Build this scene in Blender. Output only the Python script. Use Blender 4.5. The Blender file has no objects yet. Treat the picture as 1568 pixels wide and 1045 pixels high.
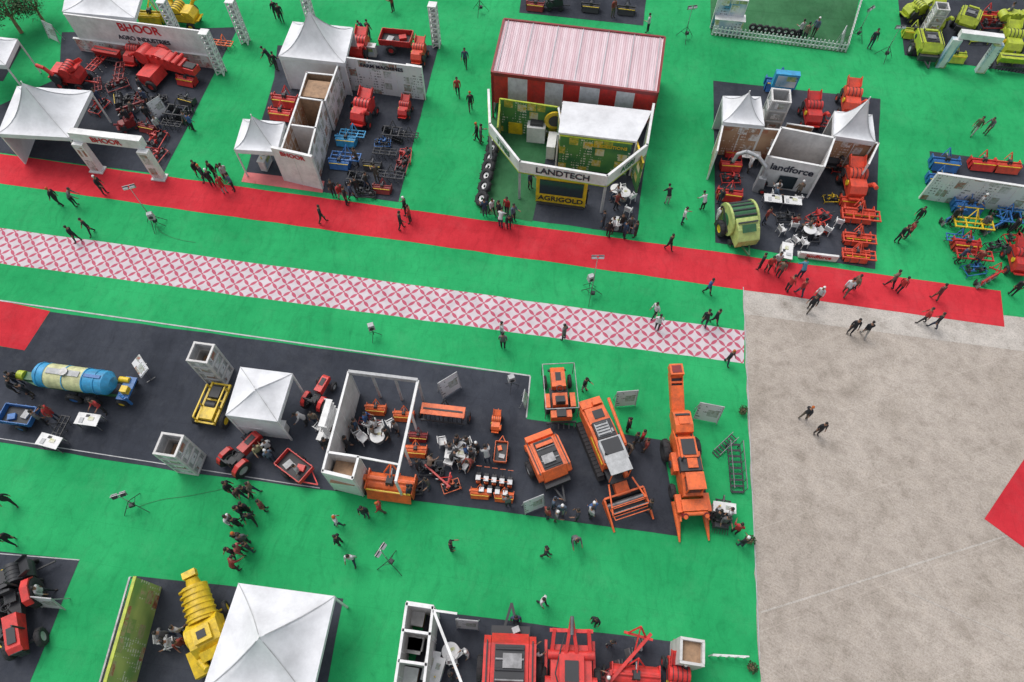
import bpy, math, random
from math import radians, sin, cos, pi
from mathutils import Vector, Matrix
random.seed(7)
# ---------------------------------------------------------------- survey
# Drone survey of the fair ground: camera height / tilt / focal length recovered from the
# plumb lines, used to turn measured points into metres on the ground (or at height z).
HC=36.0; TH=radians(29.3); FL=1045.0
def P(px,py,z=0.0):
    a=(px-784)/FL; b=(522.5-py)/FL
    den=cos(TH)-b*sin(TH)
    return Vector(((HC-z)*a/den,(HC-z)*(sin(TH)+b*cos(TH))/den,z))
R0=-8.5
# ---------------------------------------------------------------- materials
MATS={}
def newmat(name):
    m=bpy.data.materials.new(name); m.use_nodes=True
    nt=m.node_tree; b=nt.nodes['Principled BSDF']
    MATS[name]=m
    return m,nt,b
def N(nt,t,**k):
    n=nt.nodes.new(t)
    for a,v in k.items(): setattr(n,a,v)
    return n
def rampn(nt,fac,stops,interp='LINEAR'):
    r=N(nt,'ShaderNodeValToRGB'); r.color_ramp.interpolation=interp
    el=r.color_ramp.elements
    while len(el)<len(stops): el.new(0.5)
    for e,(p,c) in zip(el,stops):
        e.position=p; e.color=(c[0],c[1],c[2],1)
    nt.links.new(fac,r.inputs['Fac']); return r.outputs['Color']
def noise(nt,vec,scale,detail=4,rough=.55):
    n=N(nt,'ShaderNodeTexNoise'); n.inputs['Scale'].default_value=scale
    n.inputs['Detail'].default_value=detail; n.inputs['Roughness'].default_value=rough
    if vec is not None: nt.links.new(vec,n.inputs['Vector'])
    return n.outputs['Fac']
def mixc(nt,fac,a,b,mode='MIX'):
    m=N(nt,'ShaderNodeMix',data_type='RGBA',blend_type=mode)
    for sock,v in ((m.inputs[0],fac),(m.inputs[6],a),(m.inputs[7],b)):
        if isinstance(v,(int,float)): sock.default_value=v
        elif isinstance(v,tuple): sock.default_value=(v[0],v[1],v[2],1)
        else: nt.links.new(v,sock)
    return m.outputs[2]
def mth(nt,op,a,b=None,c=None):
    m=N(nt,'ShaderNodeMath',operation=op)
    for i,v in enumerate((a,b,c)):
        if v is None: continue
        if isinstance(v,(int,float)): m.inputs[i].default_value=v
        else: nt.links.new(v,m.inputs[i])
    return m.outputs[0]
def stretch(nt,v,sx,sy):
    mp=N(nt,'ShaderNodeMapping'); mp.inputs['Scale'].default_value=(sx,sy,1); nt.links.new(v,mp.inputs['Vector']); return mp.outputs['Vector']
def paint(name,rgb,rough=.45,dirt=.35,metal=0.0,dscale=2.5):
    m,nt,b=newmat(name)
    tc=N(nt,'ShaderNodeTexCoord')
    f=noise(nt,tc.outputs['Object'],dscale,6,.7)
    d=tuple(c*(1-dirt)*.8+.04*dirt for c in rgb)
    col=rampn(nt,f,[(.3,d),(.62,rgb)])
    if dirt>.3:   # field dust and scuffs
        f2=noise(nt,tc.outputs['Object'],7,6,.75)
        col=mixc(nt,rampn(nt,f2,[(.55,(0,0,0)),(.75,(.45,.45,.45))]),col,tuple(c*.5+.09 for c in rgb))
    nt.links.new(col,b.inputs['Base Color'])
    b.inputs['Roughness'].default_value=rough; b.inputs['Metallic'].default_value=metal
    return m
def uvrot(nt,deg,scale=1.0):
    tc=N(nt,'ShaderNodeTexCoord'); mp=N(nt,'ShaderNodeMapping')
    mp.inputs['Rotation'].default_value=(0,0,radians(deg))
    mp.inputs['Scale'].default_value=(scale,scale,scale)
    nt.links.new(tc.outputs['Object'],mp.inputs['Vector'])
    return mp.outputs['Vector']
def carpet(name,rgb,var=.16,seam=2.0,fray=.5,seamamt=.10):
    m,nt,b=newmat(name)
    v=uvrot(nt,-R0)
    n1=noise(nt,v,.16,5,.6); n2=noise(nt,v,1.7,7,.72); n3=noise(nt,v,26,3,.6)
    dark=tuple(c*(1-var*1.5) for c in rgb); lite=tuple(min(1,c*(1+var)+.014) for c in rgb)
    c1=rampn(nt,n1,[(.3,dark),(.7,lite)])
    c2=mixc(nt,1.0,c1,rampn(nt,n2,[(.3,(.84,.84,.84)),(.5,(1,1,1)),(.75,(1.0,1.0,1.0))]),'MULTIPLY')
    c2=mixc(nt,1.0,c2,rampn(nt,n3,[(.3,(.88,.88,.88)),(.7,(1,1,1))]),'MULTIPLY')
    # creases: bands of distorted noise, irregular so that no grid shows
    wp=N(nt,'ShaderNodeTexNoise'); wp.inputs['Scale'].default_value=.25; wp.inputs['Detail'].default_value=3; nt.links.new(v,wp.inputs['Vector'])
    wv2=N(nt,'ShaderNodeVectorMath',operation='MULTIPLY_ADD'); nt.links.new(wp.outputs['Color'],wv2.inputs[0]); wv2.inputs[1].default_value=(3.0,3.0,0); nt.links.new(v,wv2.inputs[2])
    cr=noise(nt,stretch(nt,wv2.outputs[0],3.2,.35),.8,5,.7)
    c2=mixc(nt,1.0,c2,rampn(nt,cr,[(.36,(.90,.90,.90)),(.46,(1,1,1)),(.62,(1.03,1.03,1.03))]),'MULTIPLY')
    sx=N(nt,'ShaderNodeSeparateXYZ'); nt.links.new(v,sx.inputs[0])
    wob=mth(nt,'MULTIPLY',noise(nt,v,.5,3),.16)
    yy=mth(nt,'ADD',sx.outputs['Y'],wob)
    fr=mth(nt,'FRACT',mth(nt,'DIVIDE',yy,seam))
    s1=mth(nt,'LESS_THAN',fr,.014)
    sm=mth(nt,'MULTIPLY',s1,mth(nt,'MULTIPLY',n1,seamamt*4))
    c3=mixc(nt,sm,c2,tuple(c*.45 for c in rgb))
    nd=noise(nt,v,.45,9,.78)
    df=rampn(nt,nd,[(.50,(0,0,0)),(.8,(fray,fray,fray))])
    c4=mixc(nt,df,c3,tuple(c*.7+.08 for c in rgb))
    nt.links.new(c4,b.inputs['Base Color'])
    b.inputs['Roughness'].default_value=.95; b.inputs['Specular IOR Level'].default_value=.12
    wv=N(nt,'ShaderNodeTexWave'); wv.inputs['Scale'].default_value=.35; wv.inputs['Distortion'].default_value=9
    wv.inputs['Detail'].default_value=4; nt.links.new(v,wv.inputs['Vector'])
    bp=N(nt,'ShaderNodeBump'); bp.inputs['Strength'].default_value=.45; bp.inputs['Distance'].default_value=.06
    h=mth(nt,'ADD',mth(nt,'MULTIPLY',wv.outputs['Fac'],.4),mth(nt,'ADD',mth(nt,'MULTIPLY',cr,.8),n2))
    nt.links.new(h,bp.inputs['Height']); nt.links.new(bp.outputs['Normal'],b.inputs['Normal'])
    return m
carpet('green_carpet',(.018,.365,.118),.14,2.0,.30,.08)
carpet('turf',(.04,.16,.065),.3,9,.3)
carpet('red_carpet',(.58,.028,.042),.15,2.0,.32)
carpet('charcoal_carpet',(.044,.050,.066),.25,2.0,.4)
carpet('pink_carpet',(.66,.19,.19),.15,2.0,.35)
def petals():
    m,nt,b=newmat('patterned_carpet')
    v=uvrot(nt,-R0+45,1/.66)
    sx=N(nt,'ShaderNodeSeparateXYZ'); nt.links.new(v,sx.inputs[0])
    def off(o):
        f=mth(nt,'FRACT',o); return mth(nt,'SUBTRACT',.5,mth(nt,'ABSOLUTE',mth(nt,'SUBTRACT',f,.5)))
    ax=off(sx.outputs['X']); ay=off(sx.outputs['Y'])
    mx=mth(nt,'MAXIMUM',ax,ay); mn=mth(nt,'MINIMUM',ax,ay)
    o=mth(nt,'SUBTRACT',1,mx)
    d=mth(nt,'ADD',mth(nt,'MULTIPLY',o,o),mth(nt,'MULTIPLY',mn,mn))
    pet=mth(nt,'LESS_THAN',d,.43)
    cx=mth(nt,'SUBTRACT',.5,ax); cy=mth(nt,'SUBTRACT',.5,ay)
    cd=mth(nt,'ADD',cx,cy); med=mth(nt,'LESS_THAN',cd,.13)
    fac=mth(nt,'MAXIMUM',pet,med)
    base=uvrot(nt,0)
    n1=noise(nt,base,.8,6,.7)
    fac=mth(nt,'MULTIPLY',fac,.93)
    wcol=rampn(nt,n1,[(.3,(.48,.42,.45)),(.65,(.62,.57,.60))])
    rcol=rampn(nt,n1,[(.3,(.40,.045,.10)),(.65,(.50,.08,.14))])
    nt.links.new(mixc(nt,fac,wcol,rcol),b.inputs['Base Color']); b.inputs['Roughness'].default_value=.95
petals()
def concrete(name,lo,hi):
    m,nt,b=newmat(name)
    v=uvrot(nt,-R0+20)
    n1=noise(nt,v,.12,6,.6); n2=noise(nt,v,1.1,9,.75); n3=noise(nt,v,11,8,.8)
    c=rampn(nt,n1,[(.3,lo),(.7,hi)])
    c=mixc(nt,1,c,rampn(nt,n2,[(.28,(.66,.64,.61)),(.5,(.95,.95,.94)),(.7,(1.08,1.07,1.05))]),'MULTIPLY')
    c=mixc(nt,1,c,rampn(nt,n3,[(.32,(.55,.54,.52)),(.5,(.97,.97,.97)),(.68,(1.17,1.17,1.17))]),'MULTIPLY')
    c=mixc(nt,1,c,rampn(nt,noise(nt,stretch(nt,v,1,12),1.4,6,.75),[(.35,(.86,.86,.85)),(.6,(1.04,1.04,1.04))]),'MULTIPLY')
    c=mixc(nt,1,c,rampn(nt,noise(nt,v,.35,8,.8),[(.36,(.80,.79,.77)),(.52,(1,1,1))]),'MULTIPLY')
    vo=N(nt,'ShaderNodeTexVoronoi'); vo.inputs['Scale'].default_value=.33; nt.links.new(v,vo.inputs['Vector'])
    c=mixc(nt,1,c,rampn(nt,vo.outputs['Distance'],[(.0,(.5,.48,.45)),(.05,(.84,.83,.82)),(.2,(1,1,1))]),'MULTIPLY')
    bk=N(nt,'ShaderNodeTexBrick'); bk.offset=0; bk.inputs['Scale'].default_value=1; bk.inputs['Mortar Size'].default_value=.03; bk.inputs['Mortar Smooth'].default_value=.6
    bk.inputs['Brick Width'].default_value=4.5; bk.inputs['Row Height'].default_value=4.5; nt.links.new(uvrot(nt,-18),bk.inputs['Vector'])
    jf=mth(nt,'MULTIPLY',bk.outputs['Fac'],mth(nt,'MULTIPLY',n2,.4))
    c=mixc(nt,jf,c,tuple(x*1.2 for x in hi))
    nt.links.new(c,b.inputs['Base Color']); b.inputs['Roughness'].default_value=.9
    bp=N(nt,'ShaderNodeBump'); bp.inputs['Strength'].default_value=.5; bp.inputs['Distance'].default_value=.03
    nt.links.new(n3,bp.inputs['Height']); nt.links.new(bp.outputs['Normal'],b.inputs['Normal'])
concrete('concrete',(.40,.35,.31),(.49,.435,.39))
concrete('concrete_light',(.50,.455,.42),(.56,.525,.495))
concrete('earth',(.16,.13,.09),(.25,.2,.15))
paint('white',(.78,.78,.78),.5,.14,dscale=1.2); paint('fabric',(.76,.77,.80),.85,.08,dscale=.6)
paint('panel',(.66,.65,.64),.6,.2,dscale=.9); paint('greywhite',(.46,.47,.48),.6,.25)
paint('red',(.56,.03,.026)); paint('darkred',(.25,.018,.02)); paint('orange',(.85,.155,.035)); paint('redorange',(.72,.075,.035))
paint('brightred',(.72,.04,.035)); paint('blue',(.03,.16,.46)); paint('skyblue',(.04,.34,.64)); paint('yellow',(.80,.55,.02))
paint('lime',(.46,.55,.04)); paint('cream',(.66,.66,.36)); paint('palelime',(.52,.62,.20)); paint('green',(.035,.15,.06)); paint('steel',(.30,.30,.31),.4,.5,.6)
paint('dark',(.035,.037,.043),.6,.3); paint('rubber',(.028,.028,.032),.85,.2); paint('wood',(.40,.25,.15),.8,.4)
paint('glass',(.03,.045,.055),.12,.1); paint('silver',(.5,.51,.53),.4,.25,.4); paint('text_red',(.6,.02,.03)); paint('text_dark',(.02,.025,.05))
paint('skin',(.30,.155,.095),.55,.15); paint('hair',(.016,.013,.012),.6,.1); paint('shoe',(.03,.02,.018),.5,.1); paint('turban',(.5,.12,.02),.8,.1)
paint('pinkred',(.6,.07,.07)); paint('curtain_grey',(.58,.59,.62),.8,.15)
def corrug():
    m,nt,b=newmat('corrugated_roof')
    v=uvrot(nt,-R0)
    w=N(nt,'ShaderNodeTexWave'); w.inputs['Scale'].default_value=.55; w.inputs['Distortion'].default_value=0; nt.links.new(v,w.inputs['Vector'])
    c=rampn(nt,w.outputs['Fac'],[(.0,(.62,.43,.47)),(1,(.70,.56,.60))])
    n=noise(nt,stretch(nt,v,1,.2),1.5,6,.7)
    c=mixc(nt,1,c,rampn(nt,n,[(.35,(.86,.83,.84)),(.6,(1,1,1))]),'MULTIPLY')
    nt.links.new(c,b.inputs['Base Color']); b.inputs['Roughness'].default_value=.5
corrug()
def poster(name,bgs,pics,line=(.05,.05,.05),sc=1.0):
    """printed vinyl: soft background, photo blocks, rows of small lettering"""
    m,nt,b=newmat(name)
    tc=N(nt,'ShaderNodeTexCoord'); o=tc.outputs['Object']
    c=rampn(nt,noise(nt,o,.7*sc,2,.4),[(.35,bgs[0]),(.6,bgs[1])])
    vo=N(nt,'ShaderNodeTexVoronoi',distance='CHEBYCHEV'); vo.inputs['Scale'].default_value=1.25*sc; vo.inputs['Randomness'].default_value=.45
    nt.links.new(o,vo.inputs['Vector'])
    sp=N(nt,'ShaderNodeSeparateColor'); nt.links.new(vo.outputs['Color'],sp.inputs[0])
    ins=mth(nt,'MULTIPLY',mth(nt,'LESS_THAN',vo.outputs['Distance'],.38),mth(nt,'GREATER_THAN',sp.outputs[1],.30))
    pc=rampn(nt,mth(nt,'ADD',mth(nt,'MULTIPLY',noise(nt,o,3.5*sc,5,.75),.9),mth(nt,'MULTIPLY',sp.outputs[0],.25)),[(i/len(pics)*.6+.28,c_) for i,c_ in enumerate(pics)])
    c=mixc(nt,ins,c,pc)
    sx=N(nt,'ShaderNodeSeparateXYZ'); nt.links.new(o,sx.inputs[0])
    row=mth(nt,'GREATER_THAN',mth(nt,'FRACT',mth(nt,'MULTIPLY',sx.outputs['Z'],4.2*sc)),.55)
    mp=N(nt,'ShaderNodeMapping'); mp.inputs['Scale'].default_value=(9,9,1.2); nt.links.new(o,mp.inputs['Vector'])
    let=mth(nt,'GREATER_THAN',noise(nt,mp.outputs['Vector'],1.0,2,.5),.55)
    tx=mth(nt,'MULTIPLY',mth(nt,'MULTIPLY',row,let),mth(nt,'MULTIPLY',mth(nt,'SUBTRACT',1,ins),mth(nt,'LESS_THAN',sp.outputs[2],.5)))
    c=mixc(nt,mth(nt,'MULTIPLY',tx,.75),c,line)
    nt.links.new(c,b.inputs['Base Color']); b.inputs['Roughness'].default_value=.5
W=(.72,.72,.72)
poster('poster_red',[(.55,.04,.04),W],[(.1,.05,.05),(.45,.05,.04),(.7,.6,.55),(.3,.3,.3)])
poster('poster_white',[W,(.66,.67,.70)],[(.06,.08,.10),(.35,.12,.08),(.3,.35,.3),(.6,.6,.62)])
poster('poster_green',[(.20,.36,.10),(.45,.55,.16)],[(.05,.12,.05),(.40,.10,.05),(.5,.45,.25),(.25,.4,.1)],(.8,.8,.7))
poster('poster_agri',[(.035,.16,.06),(.10,.27,.07)],[(.04,.07,.03),(.2,.3,.05),(.55,.42,.04),(.6,.6,.45)],(.8,.8,.7))
poster('poster_blue',[(.08,.28,.45),W],[(.05,.1,.15),(.2,.35,.15),(.45,.45,.2),W])
poster('poster_wood',[(.36,.19,.11),(.46,.30,.19)],[(.12,.08,.06),(.40,.12,.06),(.35,.22,.14),W],(.8,.75,.7))
def clothes():
    m,nt,b=newmat('shirt'); oi=N(nt,'ShaderNodeObjectInfo'); tc=N(nt,'ShaderNodeTexCoord')
    n=noise(nt,tc.outputs['Object'],9,3)
    c=mixc(nt,1,oi.outputs['Color'],rampn(nt,n,[(.3,(.75,.75,.75)),(.7,(1,1,1))]),'MULTIPLY')
    nt.links.new(c,b.inputs['Base Color']); b.inputs['Roughness'].default_value=.9
    m,nt,b=newmat('trousers'); oi=N(nt,'ShaderNodeObjectInfo')
    c=rampn(nt,oi.outputs['Random'],[(0,(.018,.02,.028)),(.3,(.03,.045,.08)),(.5,(.025,.025,.027)),(.68,(.10,.085,.065)),(.8,(.04,.035,.035)),(.95,(.35,.34,.32))],'CONSTANT')
    nt.links.new(c,b.inputs['Base Color']); b.inputs['Roughness'].default_value=.9
clothes()
def leafmat():
    m,nt,b=newmat('foliage'); tc=N(nt,'ShaderNodeTexCoord')
    nt.links.new(rampn(nt,noise(nt,tc.outputs['Object'],3,4),[(.3,(.02,.045,.018)),(.7,(.07,.12,.04))]),b.inputs['Base Color']); b.inputs['Roughness'].default_value=.8
leafmat()
# ---------------------------------------------------------------- mesh builder
class MB:
    def __init__(s): s.v=[];s.f=[];s.m=[];s.sm=[];s.mats=[]
    def mi(s,n):
        if n not in s.mats: s.mats.append(n)
        return s.mats.index(n)
    def add(s,vs,fs,mat,smooth=False):
        o=len(s.v); s.v+= [tuple(v) for v in vs]; k=s.mi(mat)
        for f in fs: s.f.append([o+i for i in f]); s.m.append(k); s.sm.append(smooth)
    def box(s,c,d,mat,rz=0,rx=0,ry=0,taper=1.0):
        M=Matrix.Translation(c)@Matrix.Rotation(radians(rz),4,'Z')@Matrix.Rotation(radians(ry),4,'Y')@Matrix.Rotation(radians(rx),4,'X')
        vs=[]
        for z in (-.5,.5):
            t=taper if z>0 else 1
            for x,y in ((-.5,-.5),(.5,-.5),(.5,.5),(-.5,.5)): vs.append(M@Vector((x*d[0]*t,y*d[1]*t,z*d[2])))
        s.add(vs,[(3,2,1,0),(4,5,6,7),(0,1,5,4),(1,2,6,5),(2,3,7,6),(3,0,4,7)],mat)
    def beam(s,a,b,w,mat,h=None):
        a=Vector(a);b=Vector(b);h=h or w; d=b-a; L=d.length
        if L<1e-5: return
        q=d.to_track_quat('X','Z').to_matrix().to_4x4(); M=Matrix.Translation((a+b)/2)@q
        vs=[M@Vector((x*L,y*w,z*h)) for z in (-.5,.5) for x,y in ((-.5,-.5),(.5,-.5),(.5,.5),(-.5,.5))]
        s.add(vs,[(3,2,1,0),(4,5,6,7),(0,1,5,4),(1,2,6,5),(2,3,7,6),(3,0,4,7)],mat)
    def cyl(s,a,b,r,mat,n=12,r2=None,cap=True):
        a=Vector(a);b=Vector(b);r2=r if r2 is None else r2; q=(b-a).to_track_quat('Z','Y').to_matrix()
        vs=[a+q@Vector((r*cos(2*pi*i/n),r*sin(2*pi*i/n),0)) for i in range(n)]+[b+q@Vector((r2*cos(2*pi*i/n),r2*sin(2*pi*i/n),0)) for i in range(n)]
        s.add(vs,[(i,(i+1)%n,n+(i+1)%n,n+i) for i in range(n)],mat,True)
        if cap: s.add(vs[:n],[tuple(range(n-1,-1,-1))],mat); s.add(vs[n:],[tuple(range(n))],mat)
    def path(s,pts,r,mat,n=8):
        for a,b in zip(pts,pts[1:]): s.cyl(a,b,r,mat,n)
    def prof(s,pts,y0,y1,mat,smooth=False):
        n=len(pts); vs=[(x,y0,z) for x,z in pts]+[(x,y1,z) for x,z in pts]
        s.add(vs,[(i,i+n,(i+1)%n+n,(i+1)%n) for i in range(n)],mat,smooth)
        s.add(vs,[tuple(range(n)),tuple(range(2*n-1,n-1,-1))],mat)
    def lathe(s,pts,c,axis,mat,n=20):
        c=Vector(c); q=Vector(axis).to_track_quat('Z','Y').to_matrix(); k=len(pts)
        vs=[c+q@Vector((r*cos(2*pi*i/n),r*sin(2*pi*i/n),h)) for i in range(n) for r,h in pts]
        s.add(vs,[(i*k+j,((i+1)%n)*k+j,((i+1)%n)*k+j+1,i*k+j+1) for i in range(n) for j in range(k-1)],mat,True)
    def wheel(s,c,r,w,hub='yellow',lugs=14):
        c=Vector(c); h=w/2
        s.lathe([(r*.5,-h*.8),(r*.62,-h),(r*.9,-h),(r,-h*.6),(r,h*.6),(r*.9,h),(r*.62,h),(r*.5,h*.8)],c,(0,1,0),'rubber',20)
        s.lathe([(.001,-h*.45),(r*.2,-h*.5),(r*.3,-h*.3),(r*.52,-h*.75)],c,(0,1,0),hub,16)
        s.lathe([(.001,h*.45),(r*.2,h*.5),(r*.3,h*.3),(r*.52,h*.75)],c,(0,1,0),hub,16)
        for i in range(lugs):
            a=2*pi*i/lugs
            M=(c.x+sin(a)*r,c.y+(h*.4 if i%2 else -h*.4),c.z+cos(a)*r)
            s.box(M,(r*.1,w*.5,r*.07),'rubber',ry=math.degrees(a))
    def mesh(s,name):
        me=bpy.data.meshes.new(name); me.from_pydata(s.v,[],s.f)
        for n in s.mats: me.materials.append(MATS[n])
        me.polygons.foreach_set('material_index',s.m); me.polygons.foreach_set('use_smooth',s.sm); me.update(); return me
COL=bpy.context.scene.collection
def obj(name,me,loc=(0,0,0),rz=0,sc=1.0,parent=None,color=None):
    o=bpy.data.objects.new(name,me); COL.objects.link(o); o.location=loc; o.rotation_euler=(0,0,radians(rz))
    o.scale=(sc,sc,sc) if isinstance(sc,(int,float)) else sc
    if parent: o.parent=parent
    if color: o.color=(*color,1)
    return o
def empty(name,loc=(0,0,0)):
    return obj(name,None,loc)
def text(s,a,b,z,size,mat,parent,out=.06):
    """lettering centred between ground points a,b at height z, in front of the panel"""
    a=Vector((a[0],a[1],0));b=Vector((b[0],b[1],0)); d=(b-a).normalized(); nrm=Vector((d.y,-d.x,0))
    cu=bpy.data.curves.new('lettering','FONT'); cu.body=s; cu.size=size; cu.align_x='CENTER'; cu.align_y='CENTER'; cu.extrude=.01; cu.offset=size*.02
    cu.materials.append(MATS[mat])
    o=bpy.data.objects.new('lettering',cu); COL.objects.link(o)
    c=(a+b)/2+nrm*out; o.location=(c.x,c.y,z); o.rotation_euler=(pi/2,0,math.atan2(d.y,d.x)); o.parent=parent
# ---------------------------------------------------------------- ground sheets
def sheet(name,pts,z,mat):
    me=bpy.data.meshes.new(name); vs=[(p.x,p.y,z) for p in pts]
    me.from_pydata(vs,[],[list(range(len(vs)))]); me.materials.append(MATS[mat])
    if me.polygons[0].normal.z<0: me.flip_normals()
    return obj(name,me)
def ragged(pts,amp=.05,step=1.2,seed=1):
    """hand-laid carpet: edges wander by a few centimetres"""
    rd=random.Random(seed); out=[]
    for a,b in zip(pts,pts[1:]+pts[:1]):
        L=(b-a).length; k=min(60,max(1,int(L/step))); d=(b-a).normalized() if L>0 else Vector((1,0,0)); n=Vector((-d.y,d.x,0))
        out.append(a)
        for i in range(1,k): out.append(a.lerp(b,i/k)+n*rd.uniform(-amp,amp))
    return out
sheet('ground',[Vector((-2500,-2500,0)),Vector((2500,-2500,0)),Vector((2500,2500,0)),Vector((-2500,2500,0))],0,'earth')
ex=Vector((cos(radians(R0)),sin(radians(R0)),0)); ey=Vector((-ex.y,ex.x,0))
c0=P(1138,440); c1=P(1163,1010); dn=(c1-c0).normalized()
sheet('concrete_yard',[c0-ex*.3,c0-ex*.3+dn*60,c0+dn*60+ex*70,c0+ex*70+ey*2],.004,'concrete')
sheet('concrete_strip',[P(1138,440),P(1138.5,481),P(1700,556),P(1700,480),P(1545,452)],.0085,'concrete_light')
sheet('green_carpet',ragged([c0,c0+dn*60])[:-0 or None]+[c0+dn*60-ex*80,c0-ex*80+ey*60,c0+ey*60+ex*60,c0+ex*60+ey*1.0] if False else [c0]+[c0+dn*i*.8+ex*random.uniform(-.09,.05) for i in range(1,40)]+[c0+dn*60,c0+dn*60-ex*80,c0-ex*80+ey*60,c0+ey*60+ex*60,c0+ex*60+ey*1.0],.0125,'green_carpet')
sheet('red_carpet',ragged([P(-80,225),P(1532,446),P(1538,501),P(-80,270)],.035,1.5,3),.017,'red_carpet')
sheet('patterned_carpet',ragged([P(-80,338),P(1140,507),P(1139,557),P(-80,393)],.03,1.5,4),.017,'patterned_carpet')
sheet('red_carpet',[P(-60,448),P(77,477),P(38,537),P(-60,520)],.021,'red_carpet')
sheet('red_carpet',[P(1600,655),P(1507,795),P(1700,935)],.021,'red_carpet')
F=.021
for k,pts in enumerate(([(77,478),(812,577),(806,642),(1012,674),(1042,822),(790,787),(270,722),(-60,668),(-60,520),(38,537)],
            [(-60,838),(122,858),(40,1060),(-60,1060)],
            [(205,882),(526,917),(490,1110),(130,1110)],
            [(655,935),(1050,985),(1055,1110),(610,1110)],
            [(95,50),(365,42),(250,268),(110,250),(20,237),(-60,226),(-60,190),(90,120)],
            [(425,70),(672,70),(610,310),(372,279),(420,120)],
            [(780,60),(1010,90),(973,360),(735,327)],
            [(1092,124),(1348,152),(1340,413),(1095,372)],
            [(1423,232),(1640,262),(1640,340),(1432,305)],
            [(1375,0),(1640,0),(1640,125),(1385,85)],
            [(800,-20),(992,-20),(985,40),(795,20)],
            [(-60,55),(35,70),(5,125),(-60,120)])):
    sheet('charcoal_carpet',ragged([P(*p) for p in pts],.03,1.5,k+9),F+(.004 if k==0 else 0),'charcoal_carpet')
sheet('turf',[P(1088,-20),P(1320,-20),P(1296,82),P(1088,54)],F,'turf')
sheet('turf',[P(752,180),P(845,200),P(815,340),P(735,326)],F+.005,'turf')
sheet('pink_carpet',[P(375,264),P(497,278),P(494,296),P(370,279)],F+.009,'pink_carpet')
def strip(name,a,b,w,z,mat):
    a=P(*a);b=P(*b); d=(b-a).normalized(); n=Vector((-d.y,d.x,0))*w/2
    sheet(name,[a-n,b-n,b+n,a+n],z,mat)
strip('carpet_edging',(-40,455),(812,576),.09,.0302,'greywhite')
strip('carpet_edging',(812,577),(806,640),.08,.0342,'greywhite')
strip('carpet_edging',(-40,845),(122,858),.05,.0302,'greywhite')
strip('carpet_edging',(0,672),(490,748),.05,.0342,'greywhite')
strip('carpet_edging',(1138,440),(1163,1010),.05,.0302,'greywhite')
strip('concrete_joint',(1165,938),(1640,790),.09,.0132,'concrete_light')
strip('concrete_joint',(1385,905),(1640,1015),.04,.0172,'concrete_light')
# ---------------------------------------------------------------- machine builders (x = forward)
def aframe(m,x,z,c):
    m.beam((x,-.35,z),(x+.25,0,z+.65),.06,c); m.beam((x,.35,z),(x+.25,0,z+.65),.06,c); m.beam((x+.25,0,z+.65),(x-.6,0,z),.05,c)
def rotary_tiller(c):
    m=MB(); w=1.0
    sh=[(-.42,.25)]+[(.42*cos(a),.38+.42*sin(a)) for a in [pi-pi*i/8 for i in range(9)]]+[(.42,.3),(.38,.3)]+[(.37*cos(a),.38+.37*sin(a)) for a in [pi*i/8 for i in range(9)]]
    m.prof(sh,-w,w,c)
    for y in (-w,w): m.box((0,y,.45),(.9,.05,.75),c); 
    m.cyl((0,-w,.33),(0,w,.33),.06,'steel')
    for i in range(14):
        y=-w+.12+i*.135; a=i*1.1; m.beam((0,y,.33),(.27*cos(a),y,.33+.27*sin(a)),.05,'dark',.02)
    m.box((0,0,.92),(.4,.34,.3),'dark',taper=.8); m.cyl((.2,0,.95),(.5,0,.95),.06,'steel')
    m.cyl((0,-w,.86),(0,w,.86),.06,c); m.box((0,w+.08,.65),(.22,.12,.6),c)
    aframe(m,.35,.8,c); m.box((-.55,0,.35),(.04,1.9,.5),c,ry=25); m.box((-.44,0,.72),(.06,1.9,.06),'yellow'); return m
def cultivator(c):
    m=MB()
    for x in (.35,-.05,-.45): m.beam((x,-1.25,.72),(x,1.25,.72),.09,c)
    for y in (-1.2,-.5,.5,1.2): m.beam((.4,y,.715),(-.5,y,.715),.08,c)
    for i in range(11):
        y=-1.1+i*.22; x=(.35,-.05,-.45)[i%3]
        m.beam((x,y,.72),(x-.2,y,.5),.045,'dark'); m.beam((x-.2,y,.5),(x+.02,y,.1),.045,'dark'); m.beam((x+.02,y,.1),(x+.16,y,.03),.08,'steel',.02); m.cyl((x,y,.78),(x-.16,y,.86),.03,c)
    aframe(m,.35,.74,c); return m
def disc_harrow(c):
    m=MB()
    m.beam((.6,-1,.85),(.6,1,.85),.1,c);m.beam((-.6,-1,.85),(-.6,1,.85),.1,c);m.beam((.6,-.8,.86),(-.6,-.8,.86),.09,c);m.beam((.6,.8,.86),(-.6,.8,.86),.09,c)
    for sx in (1,-1):
        for sy in (1,-1):
            a=Vector((sx*.45,sy*.1,.3)); b=Vector((sx*(.75),sy*1.1,.3)); m.cyl(a,b,.04,'steel')
            for i in range(5):
                p=a.lerp(b,i/4); d=(b-a).normalized(); m.lathe([(.02,0),(.16,.02),(.3,.08)],p,d,'dark',14)
            m.beam(a.lerp(b,.5)+Vector((0,0,.55)),a.lerp(b,.5),.07,c)
    aframe(m,.6,.85,c); m.beam((.6,0,.87),(-.6,0,.87),.1,c); return m
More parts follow.
